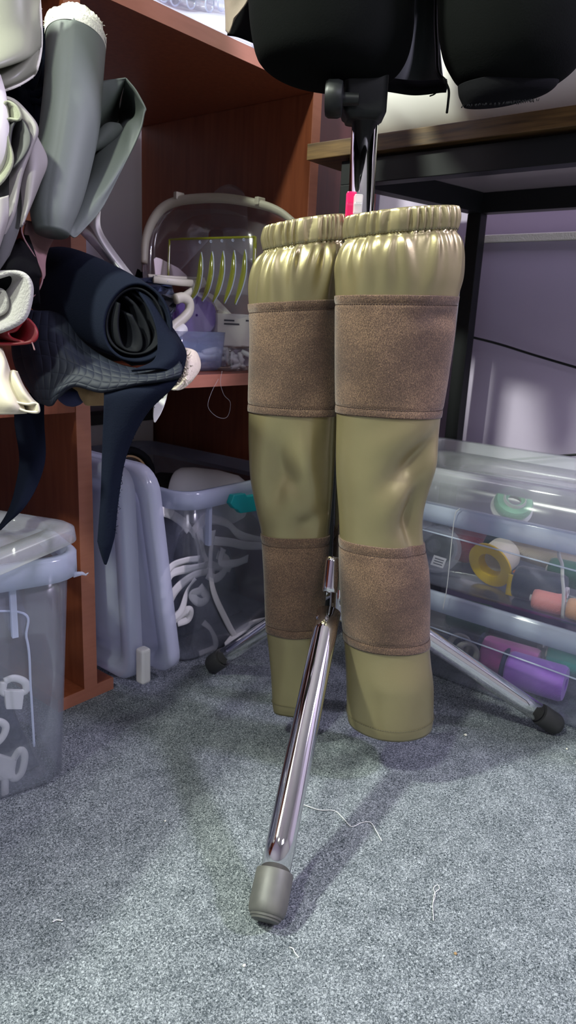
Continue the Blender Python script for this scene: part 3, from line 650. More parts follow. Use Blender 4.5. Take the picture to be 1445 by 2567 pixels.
# the roll with a black end, in the tub; the black ring and the carton behind
rc = ony(470, 1240, .86)
ax = (RH * .96 - FH * .2).normalized()
rl = empty('foam_roll', rc - Vector((0, 0, .05)), 'white roll with a black end lying in the tub behind its front rim', 'roll')
lathe('roll_body', [(.040, -.02), (.045, -.012), (.047, .01), (.046, .05), (.040, .085), (.03, .10), (.01, .106)], rc, ax, M['white'], rl, 36)
lathe('end_cap', [(.012, -.062), (.030, -.060), (.034, -.05), (.034, -.025), (.038, -.0205)], rc, ax, M['blackplastic'], rl, 36)
tc_ = ony(322, 1185, .93)
tp = empty('tape_roll', tc_ - Vector((0, 0, .04)), 'black ring-shaped roll with a brown core behind the standing lids', 'tape')
def torusf(c, ax, R_, r, n=40, m_=12, sx=1.0):
    ax = Vector(ax).normalized(); u = ax.orthogonal().normalized(); v = ax.cross(u); rows = []
    for i in range(n + 1):
        a = 2 * math.pi * i / n; d = u * math.cos(a) + v * math.sin(a)
        rows.append([c + d * (R_ + r * math.cos(2 * math.pi * k / m_)) + ax * (r * sx * math.sin(2 * math.pi * k / m_)) for k in range(m_)])
    return gridf(rows, True)
link('ring', pyd('ring', *torusf(tc_, Vector((-.45, -.85, .2)), .036, .008, sx=2)), M['blackcloth'], tp)
lathe('core', [(.026, -.012), (.029, -.012), (.029, .012), (.026, .012), (.026, -.012)], tc_, Vector((-.45, -.85, .2)), M['tan'], tp, 32, False)
ct = empty('carton', (.80, 1.15, 0), 'dim grey flat carton standing against the wall at the back of the lower compartment', 'box')
box('carton_body', (.64, 1.130, 0), (.955, 1.170, .315), M['card'], ct)
box('carton_lid', (.637, 1.127, .3155), (.958, 1.172, .335), M['darkgrey'], ct)

# --- the two clear boxes of thread at the right, under the table
def threadbox(name, loc, h, label, lid):
    e = empty(name, loc, label, 'storage box')
    b_ = link('tub', pyd('tub', *tubmesh(.136, .285, h, .028, taper=.016)), M['clear'], e, local=True); solid(b_, .0013, 1)
    link('rim', pyd('rim', *rimmesh(.136, .285, h - .028, h, .009, .028)), M['clearrim'], e, local=True)
    f = -.150
    link('embossed_line', pyd('embossed_line', *tubef(cr([Vector((-0.1220, -.22, .012)), Vector((-0.1260, -.235, .035)), Vector((-0.1295, -.225, .062)), Vector((-0.1310, -.20, .074)), Vector((-0.1320, 0, .082)), Vector((-0.1320, .27, .088))], 60), .0012, 6)), M['clearrim'], e, local=True)
    if lid:
        vs, fs = lidmesh(.147, .296, .050, .032)
        o_ = link('lid', pyd('lid', [p + Vector((0, 0, h + .0005)) for p in vs], fs), M['cleargrey'], e, local=True); solid(o_, .0015, -1)
    return e
XB = .9155 + .136
threadbox('thread_box', Vector((XB, .334, 0)), .146, 'clear box of thread standing on the carpet at the right, lower of its stack', False)
threadbox('thread_box', Vector((XB, .334, .1465)), .132, 'lidded clear box of thread at the right, upper of its stack', True)
def spool(px, py, x, r, L_, ax, col, label, flange=None, fcol=None, hole=True, cone=1.0):
    c = onx(px, py, x); ax = Vector(ax).normalized()
    e = empty('thread_spool', c - Vector((0, 0, r)), label, 'thread', None)
    lathe('thread', [(r * .80, -L_ / 2), (r * .92, -L_ / 2 + .001), (r, -L_ / 2 + .006), (r * 1.0, 0), (r * cone, L_ / 2 - .006), (r * cone * .90, L_ / 2 - .001), (r * .35, L_ / 2), (r * .34, L_ / 2 - .004), (r * .60, -L_ / 2 + .01), (r * .80, -L_ / 2)], c, ax, yarn('thread_colour', col), e, 28, False)
    if flange:
        fm = M[fcol]
        lathe('flange', [(r * .50, .030), (r * .74, .001), (flange * .93, -.0005), (flange, .001), (flange, .0038), (flange * .9, .0046), (r * .80, .0048), (r * .54, .031), (r * .50, .030)], c - ax * (L_ / 2 + .0055), ax, fm, e, 32, False)
    else:
        lathe('core', [(r * .2, -.004), (r * .33, -.004), (r * .33, L_ + .004), (r * .2, L_ + .004), (r * .2, -.004)], c - ax * (L_ / 2), ax, M['card'], e, 20, False)
    return e
VW = Vector((-.77, -.63, .12)); RG = Vector((.1, -.99, 0))
spool(1252, 1398, .998, .026, .042, RH * .62 + FH * .55 + Vector((0, 0, .26)), (.72, .66, .52), 'cream thread spool with a wide yellow flange in the upper clear box', .036, 'yellow')
spool(1368, 1378, 1.055, .027, .115, RG + Vector((0, 0, -.12)), (.66, .57, .47), 'long cream thread cone lying in the upper clear box', None)
spool(1092, 1372, .985, .033, .03, -VW, (.02, .025, .06), 'dark navy spool with a clear end disc and white label, beside the right gaiter', .037, 'cleargrey')
spool(1168, 1345, 1.05, .029, .07, (.05, -.35, 1), (.30, .02, .035), 'deep red thread cone standing in the upper clear box', None)
spool(1288, 1262, 1.075, .030, .02, (-.5, -.35, .75), (.25, .62, .36), 'light green spool seen through the lid of the upper clear box', .033, 'white')
spool(1250, 1340, 1.13, .030, .07, RG, (.02, .16, .08), 'dark green spool behind the cream cone in the upper clear box', None)
spool(1225, 1318, 1.09, .014, .02, -VW, (.66, .6, .5), 'small cream spool end just below the rim of the upper clear box', None)
spool(1354, 1470, .970, .024, .07, RG, (.018, .024, .055), 'navy thread spool lying in the upper clear box above the pink one', None)
spool(1376, 1508, .950, .0150, .042, RG, (.80, .28, .24), 'small salmon pink spool lying at the front of the upper clear box', None)
spool(1462, 1532, .948, .0145, .04, RG, (.85, .45, .22), 'small peach spool at the right edge of the photo in the upper clear box', None)
spool(1430, 1440, 1.03, .020, .06, RG, (.015, .13, .075), 'bottle green spool at the right edge between navy and cream spools', None)
spool(1280, 1652, 1.0, .027, .085, RG, (.40, .05, .30), 'magenta thread spool lying in the lower clear box', .029, 'blue')
spool(1345, 1694, .980, .0265, .085, RG, (.33, .12, .62), 'bright purple thread spool lying at the front of the lower clear box', .0285, 'blue')
spool(1430, 1650, 1.03, .026, .06, RG, (.02, .22, .20), 'teal thread spool at the right edge in the lower clear box', None)
spool(1180, 1545, 1.06, .026, .07, RG, (.02, .18, .10), 'green thread spool under the middle rim in the lower clear box', None)
spool(1290, 1590, 1.09, .028, .09, RG, (.02, .025, .09), 'dark blue thread spool behind the magenta one in the lower clear box', None)
spool(1112, 1618, .985, .018, .06, RG, (.018, .025, .06), 'navy thread spool at the left end of the lower clear box', None)
spool(1082, 1555, 1.045, .024, .06, RG, (.4, .37, .33), 'grey beige thread cone under the middle rim beside the right gaiter', None)
for (px, py, x, lb_) in ((1152, 1618, .975, 'grey tape ring standing behind another in the lower clear box'), (1170, 1640, .955, 'grey tape ring standing in front of another in the lower clear box')):
    c = onx(px, py, x)
    tag(link('tape_ring', pyd('tape_ring', *lathef([(.014, -.006), (.019, -.006), (.019, .006), (.014, .006), (.014, -.006)], c, VW + Vector((0, -.3, .2)), 28, False)), M['felt']), lb_, 'tape')
c = onx(1100, 1408, .950)
lab = link('price_label', pyd('price_label', *boxf((-.0004, -.010, -.008), (.0004, .010, .008))), M['paper'], bpy.data.objects['thread_spool.002'], smooth=False, local=True)
lab.location = c - org(bpy.data.objects['thread_spool.002']) + Vector((0, 0, 0)); lab.rotation_euler = (.25, 0, .6)
for i in range(3):
    q = link('print_line', pyd('print_line', *boxf((-.0007, -.007, -.0008), (-.0004, .007, .0008))), M['ink'], lab, smooth=False, local=True); q.location = (0, 0, .004 - .004 * i)
def strip(name, pts, x, wd, mt, label, cat):
    P = [onx(a_, b2, x) for a_, b2 in pts]; p = cr(P, 30); rows = []
    for i, q in enumerate(p):
        t = (p[min(i + 1, 29)] - p[max(i - 1, 0)]).normalized(); s = t.cross(Vector((1, 0, 0))).normalized()
        rows.append([q - s * wd / 2, q + s * wd / 2])
    o_ = link(name, pyd(name, *gridf(rows)), mt); solid(o_, .0008, 0); return tag(o_, label, cat)
strip('elastic_strip', [(1400, 1362), (1403, 1395), (1410, 1415), (1411, 1450), (1414, 1490), (1411, 1550)], .938, .0045, M['elastic'], 'narrow white elastic strip hanging inside the upper clear box near the pink spool', 'elastic')
strip('ribbon_end', [(1288, 1436), (1300, 1430), (1318, 1433)], .962, .005, mat('orange_ribbon', (.75, .16, .03), .6, bump=(300, .1, .0003)), 'short orange ribbon end beside the yellow flange', 'ribbon')
strip('ribbon_end', [(1283, 1440), (1280, 1465), (1276, 1492)], .955, .010, M['yellow'], 'short yellow ribbon hanging beside the yellow flange', 'ribbon')
def thread(pts, label, r=.00035, mt='whitethread', cat='thread', n=50, fn=None):
    P = [fn(*p) if fn else W(*p) for p in pts]
    return tag(tube('loose_thread', cr(P, n), r, M[mt], n=6), label, cat)
thread([(1153, 1275, .903), (1142, 1290, .903), (1134, 1350, .905), (1126, 1430, .9), (1120, 1480, .899), (1111, 1528, .899)], 'thin white thread hanging down the front of the upper clear box', .0006, fn=onx)

# ------------------------------------------------------------------ things on the shelf of the right compartment
ZS = .4412
pc = empty('plastic_case', onz(560, 905, ZS), 'clear arched plastic case cover with a beige carrying handle at the shelf back', 'case')
YC = 1.02
out_l = [(366, 760), (360, 690), (363, 600), (380, 550), (410, 515), (460, 496), (560, 490), (650, 505), (705, 528), (740, 560), (752, 640), (752, 760)]
DC = lambda x: 1.205 - .095 * (x - 366) / 380
P = cr([W(x, y, DC(x)) for x, y in out_l], 60)
cP = sum(P, Vector()) / len(P)
rows = [[cP.lerp(p, s) + FH * dy * .3 for p in P] for s, dy in ((1.0, 0), (.985, .03), (.95, .07), (.85, .095), (.6, .10), (.1, .10))]
o = link('cover', pyd('cover', *gridf(rows)), M['smoked'], pc); solid(o, .0015, 1)
HP = [W(x, y, DC(x) - .004) for x, y in ((362, 660), (366, 600), (384, 552), (414, 518), (464, 501), (560, 497), (650, 512), (700, 530), (736, 556))]
tube('handle', cr(HP, 60), [.0062 + .0025 * math.sin(math.pi * i / 59) for i in range(60)], M['beige'], pc, 14, .8)
for (x, y) in ((449, 492), (652, 505)):
    c = W(x, y, DC(x) - .006); bev(box('clasp', c - Vector((.009, .004, .006)), c + Vector((.009, .004, .006)), M['beige'], pc, 0), .0015)
o = sheet('plastic_sheet', [[W(528, 560, 1.207), W(532, 490, 1.207), W(575, 462, 1.207), W(615, 490, 1.207), W(622, 560, 1.207)], [W(528, 740, 1.207), W(545, 740, 1.207), W(575, 740, 1.207), W(605, 740, 1.207), W(622, 740, 1.207)]], M['smoked'], .001, px=False)
tag(o, 'faint round-topped clear sheet rising behind the beige handle', 'plastic sheet')
# curve template
YT = .93
tpl = empty('curve_template', ony(560, 800, YT), 'clear drawing template with lime edges and five curved slots before the clear case', 'template')
tq = lambda x, y, dy=0: W(x, y, 1.135 - .06 * (x - 425) / 215) + FH * dy
pl = [tq(425, 600), tq(640, 594), tq(634, 790), tq(600, 800), tq(422, 700)]
k = len(pl); vs = pl + [p + Vector((0, .002, 0)) for p in pl]
link('plate', pyd('plate', vs, [tuple(range(k)), tuple(range(2 * k - 1, k - 1, -1))]), M['clearthin'], tpl, smooth=False)
for a_, b2 in ((0, 1), (1, 2), (4, 0)):
    tube('lime_edge', [pl[a_].lerp(pl[b2], t / 6) for t in range(7)], .0018 if a_ != 1 else .0028, M['lime'], tpl, 8)
for i in range(5):
    x0 = 503 + 27.5 * i; y0_ = 632 - 1.5 * i
    L1 = cr([tq(x0, y0_), tq(x0 + 3, y0_ + 22), tq(x0 + 2, y0_ + 60), tq(x0 - 8, y0_ + 100), tq(x0 - 24, y0_ + 122 + 4 * i)], 24)
    L2 = cr([tq(x0, y0_), tq(x0 - 5, y0_ + 24), tq(x0 - 9, y0_ + 55), tq(x0 - 16, y0_ + 88), tq(x0 - 26, y0_ + 118 + 4 * i)], 24)
    o = link('lime_slot', pyd('lime_slot', *gridf([[p + Vector((0, -.001, 0)) for p in L2], [p + Vector((0, -.001, 0)) for p in L1]])), M['lime'], tpl); solid(o, .0015, 0)
    tube('slot_rim', [p + Vector((0, -.002, 0)) for p in L1], .0009, M['clearrim'], tpl, 6)
    lathe('drilled_hole', [(.0012, 0), (.0022, 0), (.0022, .0012), (.0012, .0012), (.0012, 0)], tq(x0 - 2, y0_ - 25, -.0014), (0, -1, 0), M['clearrim'], tpl, 16, False)
# beige frame with loop handle
bf = empty('loop_handle_frame', onz(440, 905, ZS), 'beige plastic frame with a rounded loop handle among the shelf clutter', 'frame')
YH = .90
hq = lambda x, y, dy=0: ony(x, y, YH - .035 + dy)
tube('bar', [hq(385, 700), hq(450, 708), hq(512, 712)], .0055, M['beige'], bf, 10, .5)
tube('bar', [hq(372, 692, .012), hq(440, 697, .012), hq(512, 700, .012)], .0030, M['beige'], bf, 10, .7)
tube('arm', cr([hq(512, 704), hq(492, 722), hq(470, 738), hq(446, 752)], 16), .0062, M['beige'], bf, 10, .6)
tube('loop', cr([hq(425, 842, -.02), hq(437, 818, -.02), hq(458, 800, -.02), hq(474, 780, -.02), hq(474, 757, -.02), hq(458, 746, -.02), hq(440, 750, -.02)], 36), .0078, M['beige'], bf, 14, .8)
tube('grip', [hq(430, 845, -.025), hq(462, 822, -.025)], .0075, M['white'], bf, 14)
# purple roll, card, carton
c = ony(488, 792, .868)
pr_ = empty('ribbon_roll', c - Vector((0, 0, .036)), 'shiny purple roll wrapped in clear film behind the beige loop', 'ribbon roll')
axp = Vector((-.45, -.87, .1))
lathe('purple_roll', [(.002, -.010), (.014, -.0105), (.031, -.011), (.0345, -.008), (.0345, .008), (.031, .011), (.002, .011)], c, axp, M['purple'], pr_, 36, False)
lathe('film', [(.002, -.0125), (.033, -.0130), (.0370, -.008), (.0370, .008), (.033, .0130), (.002, .0130)], c, axp, M['clearthin'], pr_, 36, False)
cdp = [ony(x, y, .872 + dy) for x, y, dy in ((492, 738, .03), (500, 733, .03), (528, 735, .03), (538, 742, .028), (586, 792, .0), (590, 802, .0), (582, 809, 0), (552, 812, 0), (544, 808, .002), (500, 758, .028))]
k = len(cdp); vs = cdp + [p + Vector((.001, .002, -.001)) for p in cdp]
cd = tag(link('printed_card', pyd('printed_card', vs, [tuple(range(k)), tuple(range(2 * k - 1, k - 1, -1))] + [(i, (i + 1) % k, (i + 1) % k + k, i + k) for i in range(k)]), M['paper'], smooth=False), 'white round-cornered card with faint violet print leaning on the small carton', 'card')
for i in range(5):
    t0 = .16 + .15 * i; a_ = cdp[0].lerp(cdp[8], t0); b2 = cdp[3].lerp(cdp[5], t0)
    tube('print_line', [a_.lerp(b2, .2) + Vector((0, -.0016, .0005)), a_.lerp(b2, .84 - .12 * (i % 2)) + Vector((0, -.0016, .0005))], .0008, M['violetink'], cd, 6)
bxe = empty('small_carton', onz(590, 885, ZS), 'small pale printed carton on the shelf edge beside the left gaiter', 'box')
o = link('carton_body', pyd('carton_body', *boxf((0, 0, 0), (.085, .06, .052))), M['card'], bxe, smooth=False, local=True); bev(o, .001)
bp_ = ony(545, 868, .838); o.rotation_euler = (0, 0, math.radians(-12)); o.location = Vector((bp_.x, bp_.y, bp_.z)) - org(bxe)
tp_ = ony(545, 868, .838)
for i, (x, z_, w__) in enumerate(((.012, .040, .020), (.012, .0345, .030), (.055, .041, .006), (.068, .041, .008))):
    q = link('print_mark', pyd('print_mark', *boxf((x, -.0006, z_), (x + w__, -.0001, z_ + .0026))), M['ink'], o, smooth=False, local=True)
# small clear boxes at the shelf front
sb = empty('small_clear_box', onz(515, 925, ZS), 'small bluish clear box of white sticks at the front of the shelf', 'box')
bl_ = ony(452, 848, .80); br_ = ony(572, 853, .80)
o = link('tub', pyd('tub', *tubmesh((br_.x - bl_.x) / 2, .035, .058, .008, taper=.004, foot=.002)), plastic('blue_clear_plastic', (.50, .62, .92), .22), sb, local=True); solid(o, .0012, 1)
o.location = Vector(((bl_.x + br_.x) / 2, .838, ZS + .0016)) - org(sb)
for i, (x0, y0_, x1, y1_, r, mt, lb_) in enumerate(((508, 884, 569, 874, .0052, 'white', 'white stick lying highest in the small clear box'), (480, 890, 570, 901, .0055, 'white', 'longest white stick across the small clear box'),
        (505, 913, 530, 908, .0025, 'cream', 'cream stick under the white ones in the small clear box'), (500, 918, 540, 921, .0025, 'cream', 'lowest cream stick in the small clear box'))):
    a_ = ony(x0, y0_, .826 + .004 * i); b2 = ony(x1, y1_, .822 + .004 * i)
    tag(tube('stick', [a_.lerp(b2, t / 6) for t in range(7)], [r * .7, r, r, r * 1.05, r * .9, r * .75, r * .55], M[mt], n=14), lb_, 'stick')
bg = empty('clear_bag', onz(610, 925, ZS), 'small clear bag of white pieces at the shelf front beside the left gaiter', 'bag')
a_ = ony(576, 868, .79); b2 = ony(650, 925, .79)
o = link('film', pyd('film', *boxf((a_.x, .79, ZS), (b2.x, .835, a_.z))), M['clearthin'], bg, smooth=True); bev(o, .008, 4)
pr2 = []
rnd = random.Random(2)
for i in range(14):
    c = Vector((rnd.uniform(a_.x + .008, b2.x - .008), rnd.uniform(.80, .825), ZS + .006 + rnd.uniform(0, .022))); d = Vector((rnd.uniform(-1, 1), rnd.uniform(-.3, .3), rnd.uniform(-.6, .6))).normalized()
    pr2.append(tubef([c - d * .010, c, c + d * .010], [.003, .0045, .003], 8))
tag(link('white_pieces', joinm('white_pieces', pr2), M['white'], bg), kind='stuff')
# pale tag, foil, black film, dark cloth at the back
tg = [ony(x, y, .925) for x, y in ((386, 650), (392, 645), (402, 648), (448, 672), (466, 688), (474, 698), (390, 692))]
k = len(tg); vs = tg + [p + Vector((0, .0015, 0)) for p in tg]
tag(link('pale_tag', pyd('pale_tag', vs, [tuple(range(k)), tuple(range(2 * k - 1, k - 1, -1))] + [(i, (i + 1) % k, (i + 1) % k + k, i + k) for i in range(k)]), M['pink_tag'], smooth=False), 'pale pinkish card tag sticking up behind the beige bar', 'tag')
def crumple(name, pts, y, mt, label, cat, seed, dep=.02):
    rnd = random.Random(seed); P = [ony(a_, b2, y) for a_, b2 in pts]; c = sum(P, Vector()) / len(P); vs, fs = [c + Vector((0, -dep * .6, 0))], []
    for s in (.5, 1.0):
        for p in P: vs.append(c.lerp(p, s) + Vector((0, rnd.uniform(-dep, dep), 0)))
    k = len(P)
    for i in range(k):
        j = (i + 1) % k; fs += [(0, 1 + i, 1 + j), (1 + i, 1 + k + i, 1 + k + j, 1 + j)]
    o_ = link(name, pyd(name, vs, fs), mt, smooth=False); solid(o_, .0008, 0); return tag(o_, label, cat)
crumple('foil_bag', [(340, 700), (365, 695), (390, 690), (410, 705), (432, 712), (436, 722), (415, 735), (395, 748), (375, 742), (355, 725)], .872, M['foil'], 'crumpled blue-grey foil bag beside the silver vinyl', 'foil', 5)
crumple('plastic_wrap', [(372, 742), (405, 738), (445, 734), (442, 760), (432, 780), (418, 800), (408, 812), (395, 780)], .858, M['blackfilm'], 'crumpled black plastic wrap below the blue-grey foil', 'plastic wrap', 8, .012)
crumple('foil_bag', [(412, 800), (432, 775), (438, 790), (428, 812), (418, 830)], .852, M['foil'], 'small bright bit of foil below the black plastic wrap', 'foil', 12, .008)
heap('dark_cloth', .845, 1.09, .09, .05, ZS, .60, M['blackcloth'], 'black cloth bundled at the back of the shelf behind the silver vinyl', 'cloth', 0, 6)
thread([(557, 930), (553, 960), (562, 990), (578, 1010), (570, 1045), (545, 1045), (522, 1020), (530, 985), (548, 950)], 'thin pale thread curling down from the shelf edge', .00022, fn=lambda x, y: ony(x, y, .757))
# packet of clear tubes on top
pk = empty('clear_packet', ony(500, 60, .80), 'milky clear film under the row of clear tubes on top of the shelves', 'packet')
pts = [(380, -40), (450, 18), (520, 40), (575, 62), (600, 120)]
o = sheet('film', [[W(370, -120, 1.10), W(450, -120, 1.12), W(520, -120, 1.14), W(640, -120, 1.16)], [W(370, -30, 1.10), W(450, 5, 1.12), W(520, 15, 1.13), W(640, 30, 1.16)], [W(385, 5, 1.03), W(460, 34, 1.05), W(550, 44, 1.06), W(640, 60, 1.1)], [W(395, 10, 1.0), W(470, 42, 1.01), W(555, 84, 1.03), W(640, 122, 1.06)]], M['clearmilk'], .001, parent=pk, px=False)
for i, (x, y, rx) in enumerate(((412, -22, 22), (440, -12, 22), (480, -2, 20), (526, 8, 19), (556, 8, 17))):
    c = W(x, y, 1.06 + .012 * i); r = rx * 1.08 / F_PX * 1.0
    t_ = link('clear_tube', pyd('clear_tube', *lathef([(r * .96, 0), (r, .002), (r * .97, .06), (r * .9, .10)], c, Vector((-.25, .9, .25)), 28, False)), M['clearthin']); solid(t_, .0012, 0)
    tag(t_, 'clear plastic tube lying in the row on top of the shelves', 'tube', 'clear tubes on top of the shelves')
    link('mouth_ring', pyd('mouth_ring', *torusf(c, Vector((-.25, .9, .25)), r, .0012, 32, 8)), M['clearrim'], t_)

# ------------------------------------------------------------------ fabric rolls and offcuts stuffed into the left compartment
def fray(parent, pts, n, r, mt, seed, spread=.003):
    rnd = random.Random(seed); p = cr(pts, n); pr_ = []
    for i, q in enumerate(p):
        for _ in range(2):
            a = q + Vector((rnd.uniform(-1, 1), rnd.uniform(-1, 1), rnd.uniform(-1, 1))) * spread * .4
            b2 = a + Vector((rnd.uniform(-1, 1), rnd.uniform(-1, 1), rnd.uniform(-1, 1))) * spread
            pr_.append(tubef([a, a.lerp(b2, .5) + Vector((0, 0, rnd.uniform(-1, 1) * spread * .3)), b2], r * .75, 4))
    return tag(link('frayed_edge', joinm('frayed_edge', pr_), mt, parent), kind='stuff')
# olive-grey vinyl, top left corner
ov = empty('vinyl_roll', W(20, 220, .70), 'olive-grey vinyl with a white frayed edge drooping in from the top left corner', 'fabric')
sheet('vinyl', [[(-160, -260, .65), (-60, -260, .63), (40, -260, .635), (88, -260, .66)], [(-160, -60, .66), (-60, -60, .64), (50, -60, .65), (95, -60, .68)], [(-160, 60, .68), (-60, 70, .64), (55, 60, .655), (101, 50, .69)], [(-150, 190, .67), (-50, 172, .625), (60, 140, .65), (102, 110, .69)], [(-150, 198, .69), (-50, 178, .645), (60, 146, .668), (102, 116, .70)], [(-150, 190, .72), (-50, 165, .70), (60, 135, .70), (102, 108, .715)]], M['olive_vinyl'], .0016, 40, 60, parent=ov)
sheet('vinyl_underside', [[(-150, 150, .72), (-50, 140, .70), (60, 132, .70), (100, 108, .706)], [(-150, 215, .68), (-50, 196, .665), (50, 168, .672), (101, 120, .70)], [(-150, 250, .67), (-40, 225, .66), (40, 200, .668), (92, 168, .695)], [(-150, 268, .675), (-30, 236, .672), (35, 216, .678), (80, 190, .70)]], M['olive_vinyl'], .0016, 40, 30, parent=ov)
ep = [W(*p) for p in ((97, -20, .688), (102, 50, .688), (103, 115, .698), (94, 166, .694), (80, 191, .699), (36, 217, .676), (-20, 234, .67))]
tube('white_edge', cr(ep, 80), .0016, M['cotton'], ov, 8)
fray(ov, ep, 120, .0003, M['cotton'], 4, .0013)
# dark navy cloth behind it
nb = empty('navy_cloth', W(90, 260, .78), 'dark navy cloth crumpled between the olive vinyl and the grey vinyl roll', 'fabric')
sheet('cloth', [[(-40, 60, .80), (30, 90, .79), (80, 70, .77), (124, 60, .775)], [(-40, 200, .77), (30, 190, .75), (75, 180, .765), (124, 180, .775)], [(-40, 250, .75), (40, 245, .745), (90, 250, .76), (124, 240, .775)], [(-40, 420, .77), (40, 400, .77), (100, 400, .75), (124, 400, .775)]], M['navy'], .002, 40, 40, parent=nb, wob=.004)
for pts in ([(50, 240), (80, 215), (105, 150)], [(55, 248), (90, 238), (120, 215)], [(60, 258), (85, 255), (110, 262)]):
    tube('fold', cr([W(x, y, .757) for x, y in pts], 20), [.0012 + .003 * math.sin(math.pi * i / 19) for i in range(20)], M['navy'], nb, 10)
# grey vinyl roll standing upright
gv = empty('vinyl_roll', W(130, 590, .70), 'grey vinyl roll standing upright with a frayed white top and a folded flap', 'fabric')
ctr = [(190, 100, .735), (184, 200, .725), (176, 300, .715), (160, 400, .71), (143, 480, .705), (132, 540, .70), (130, 585, .70)]
wid = [(73, 0), (70, 0), (70, 0), (66, 0), (62, 0), (52, 0), (40, 0)]
P = cr([W(*p) for p in ctr], 50); Rr = [v.x * .72 / F_PX for v in cr([Vector((a, b2, 0)) for a, b2 in wid], 50)]
rows = []
T_, N_ = frames(P)
for i, p in enumerate(P):
    b_ = T_[i].cross(N_[i]); row = []
    for k in range(64):
        a = 2 * math.pi * k / 64; r = Rr[i] * (1 + .035 * (k / 64)) * (1 + .012 * math.sin(3 * a + i * .1))
        row.append(p + N_[i] * r * math.cos(a) + b_ * r * math.sin(a))
    rows.append(row)
link('roll', pyd('roll', *gridf(rows, True, True)), M['grey_vinyl'], gv)
ud = (W(191, 60, .738) - W(190, 100, .735)).normalized(); top0 = W(190, 101, .735)
def wavyring(c, r, z0, z1, seed, tl):
    rnd = random.Random(seed); R_ = []; u = RH; v = ud.cross(u).normalized(); n = 72
    jit = [rnd.uniform(-.0012, .0012) for _ in range(n)]
    for h, jj, rr in ((z0, 0, r), (z1 * .6, .2, r * 1.01), (z1, 1, r * 1.015), (z1 - .002, 1, r * .93), (z0, 0, r * .92)):
        R_.append([c + u * (rr * math.cos(2 * math.pi * k / n)) + v * (rr * math.sin(2 * math.pi * k / n)) + ud * (h + jj * (jit[k] + tl * math.cos(2 * math.pi * k / n))) for k in range(n)])
    return gridf(R_, True)
we = link('white_end', pyd('white_end', *wavyring(top0, .0305, -.004, .010, 1, -.0030)), M['cotton'], gv)
we2 = link('white_end', pyd('white_end', *wavyring(top0 + RH * .0045, .0225, .0, .0225, 2, -.0030)), M['cotton'], gv)
fray(gv, [top0 + ud * (.010 - .0035 * math.cos(a)) + RH * (.031 * math.cos(a)) - FH * (.031 * math.sin(a)) for a in [math.pi * i / 8 for i in range(9)]], 70, .00025, M['cotton'], 8, .0022)
fray(gv, [top0 + ud * (.0225 - .003 * math.cos(a)) + RH * (.0045 + .0228 * math.cos(a)) - FH * (.0222 * math.sin(a)) for a in [math.pi * i / 8 for i in range(9)]], 50, .00025, M['cotton'], 9, .0022)
# the flap folded beside it
sheet('flap', [[(225, 220, .745), (246, 207, .75), (285, 198, .755), (316, 196, .755)], [(225, 300, .74), (248, 280, .745), (278, 262, .765), (312, 206, .770)], [(222, 420, .735), (232, 360, .745), (262, 320, .80), (300, 260, .86)], [(200, 500, .73), (215, 430, .745), (250, 390, .80), (298, 318, .86)]], M['grey_vinyl'], .0014, 36, 36, parent=gv)
sheet('flap', [[(316, 196, .755), (338, 222, .752), (352, 245, .748), (367, 273, .742)], [(303, 262, .86), (318, 280, .85), (338, 290, .79), (362, 284, .738)], [(296, 315, .85), (308, 312, .80), (328, 318, .745), (353, 326, .735)], [(262, 352, .775), (280, 365, .755), (310, 380, .735), (332, 375, .732)], [(205, 440, .755), (235, 450, .735), (272, 460, .722), (298, 440, .728)], [(178, 500, .735), (205, 505, .722), (232, 515, .716), (256, 522, .722)], [(174, 525, .73), (182, 552, .715), (192, 575, .712), (214, 572, .716)], [(160, 560, .715), (172, 585, .708), (184, 595, .708), (192, 594, .71)]], M['grey_vinyl'], .0014, 40, 70, parent=gv)
tube('fold', cr([W(303, 318, .768), W(275, 335, .764), (W(235, 372, .752)), W(205, 410, .74)], 24), [.004 + .006 * math.sin(math.pi * min(1, i / 15)) for i in range(24)], M['grey_vinyl'], gv, 14)
# silver strip behind
sheet_o = sheet('silver_vinyl', [[(196, 580, .79), (222, 558, .785), (252, 526, .80)], [(228, 612, .785), (242, 592, .775), (254, 572, .79)], [(262, 650, .775), (272, 636, .765), (284, 624, .78)], [(322, 722, .76), (334, 714, .752), (346, 706, .765)], [(386, 782, .745), (396, 776, .74), (404, 780, .75)], [(424, 822, .735), (428, 826, .73), (434, 842, .74)]], M['silver'], .0012, 24, 50)
tag(sheet_o, 'shiny silver vinyl strip slanting down from the grey roll behind the navy roll', 'fabric')
# pale folded offcuts at the left edge
wf = empty('folded_vinyl', W(45, 480, .64), 'white and sage layered vinyl folds with an open loop at the left edge', 'fabric')
tube('white_fold', cr([W(*p) for p in ((-14, 190, .655), (-8, 250, .645), (-6, 330, .64), (-8, 400, .645), (-22, 460, .655))], 40), [.004 + .0065 * math.sin(math.pi * (i + 4) / 47) for i in range(40)], M['card'], wf, 20)
swathe('layer', [(-30, 228), (10, 243), (40, 255), (70, 285), (90, 312), (92, 335), (80, 365), (62, 410), (50, 450), (32, 540), (-10, 620)], .645, .16, M['paleleather'], .0035, wf, 80)
swathe('layer', [(-20, 480), (10, 450), (28, 420), (32, 390), (22, 350), (17, 310), (24, 298), (48, 300), (52, 286), (40, 265), (18, 255), (8, 275), (14, 300)], .638, .12, M['sage'], .0022, wf, 90)
swathe('layer', [(32, 422), (58, 395), (74, 365), (76, 340), (68, 318), (55, 300), (40, 305), (30, 325), (26, 365), (30, 410)], .64, .14, M['darkgrey'], .0016, wf, 70)
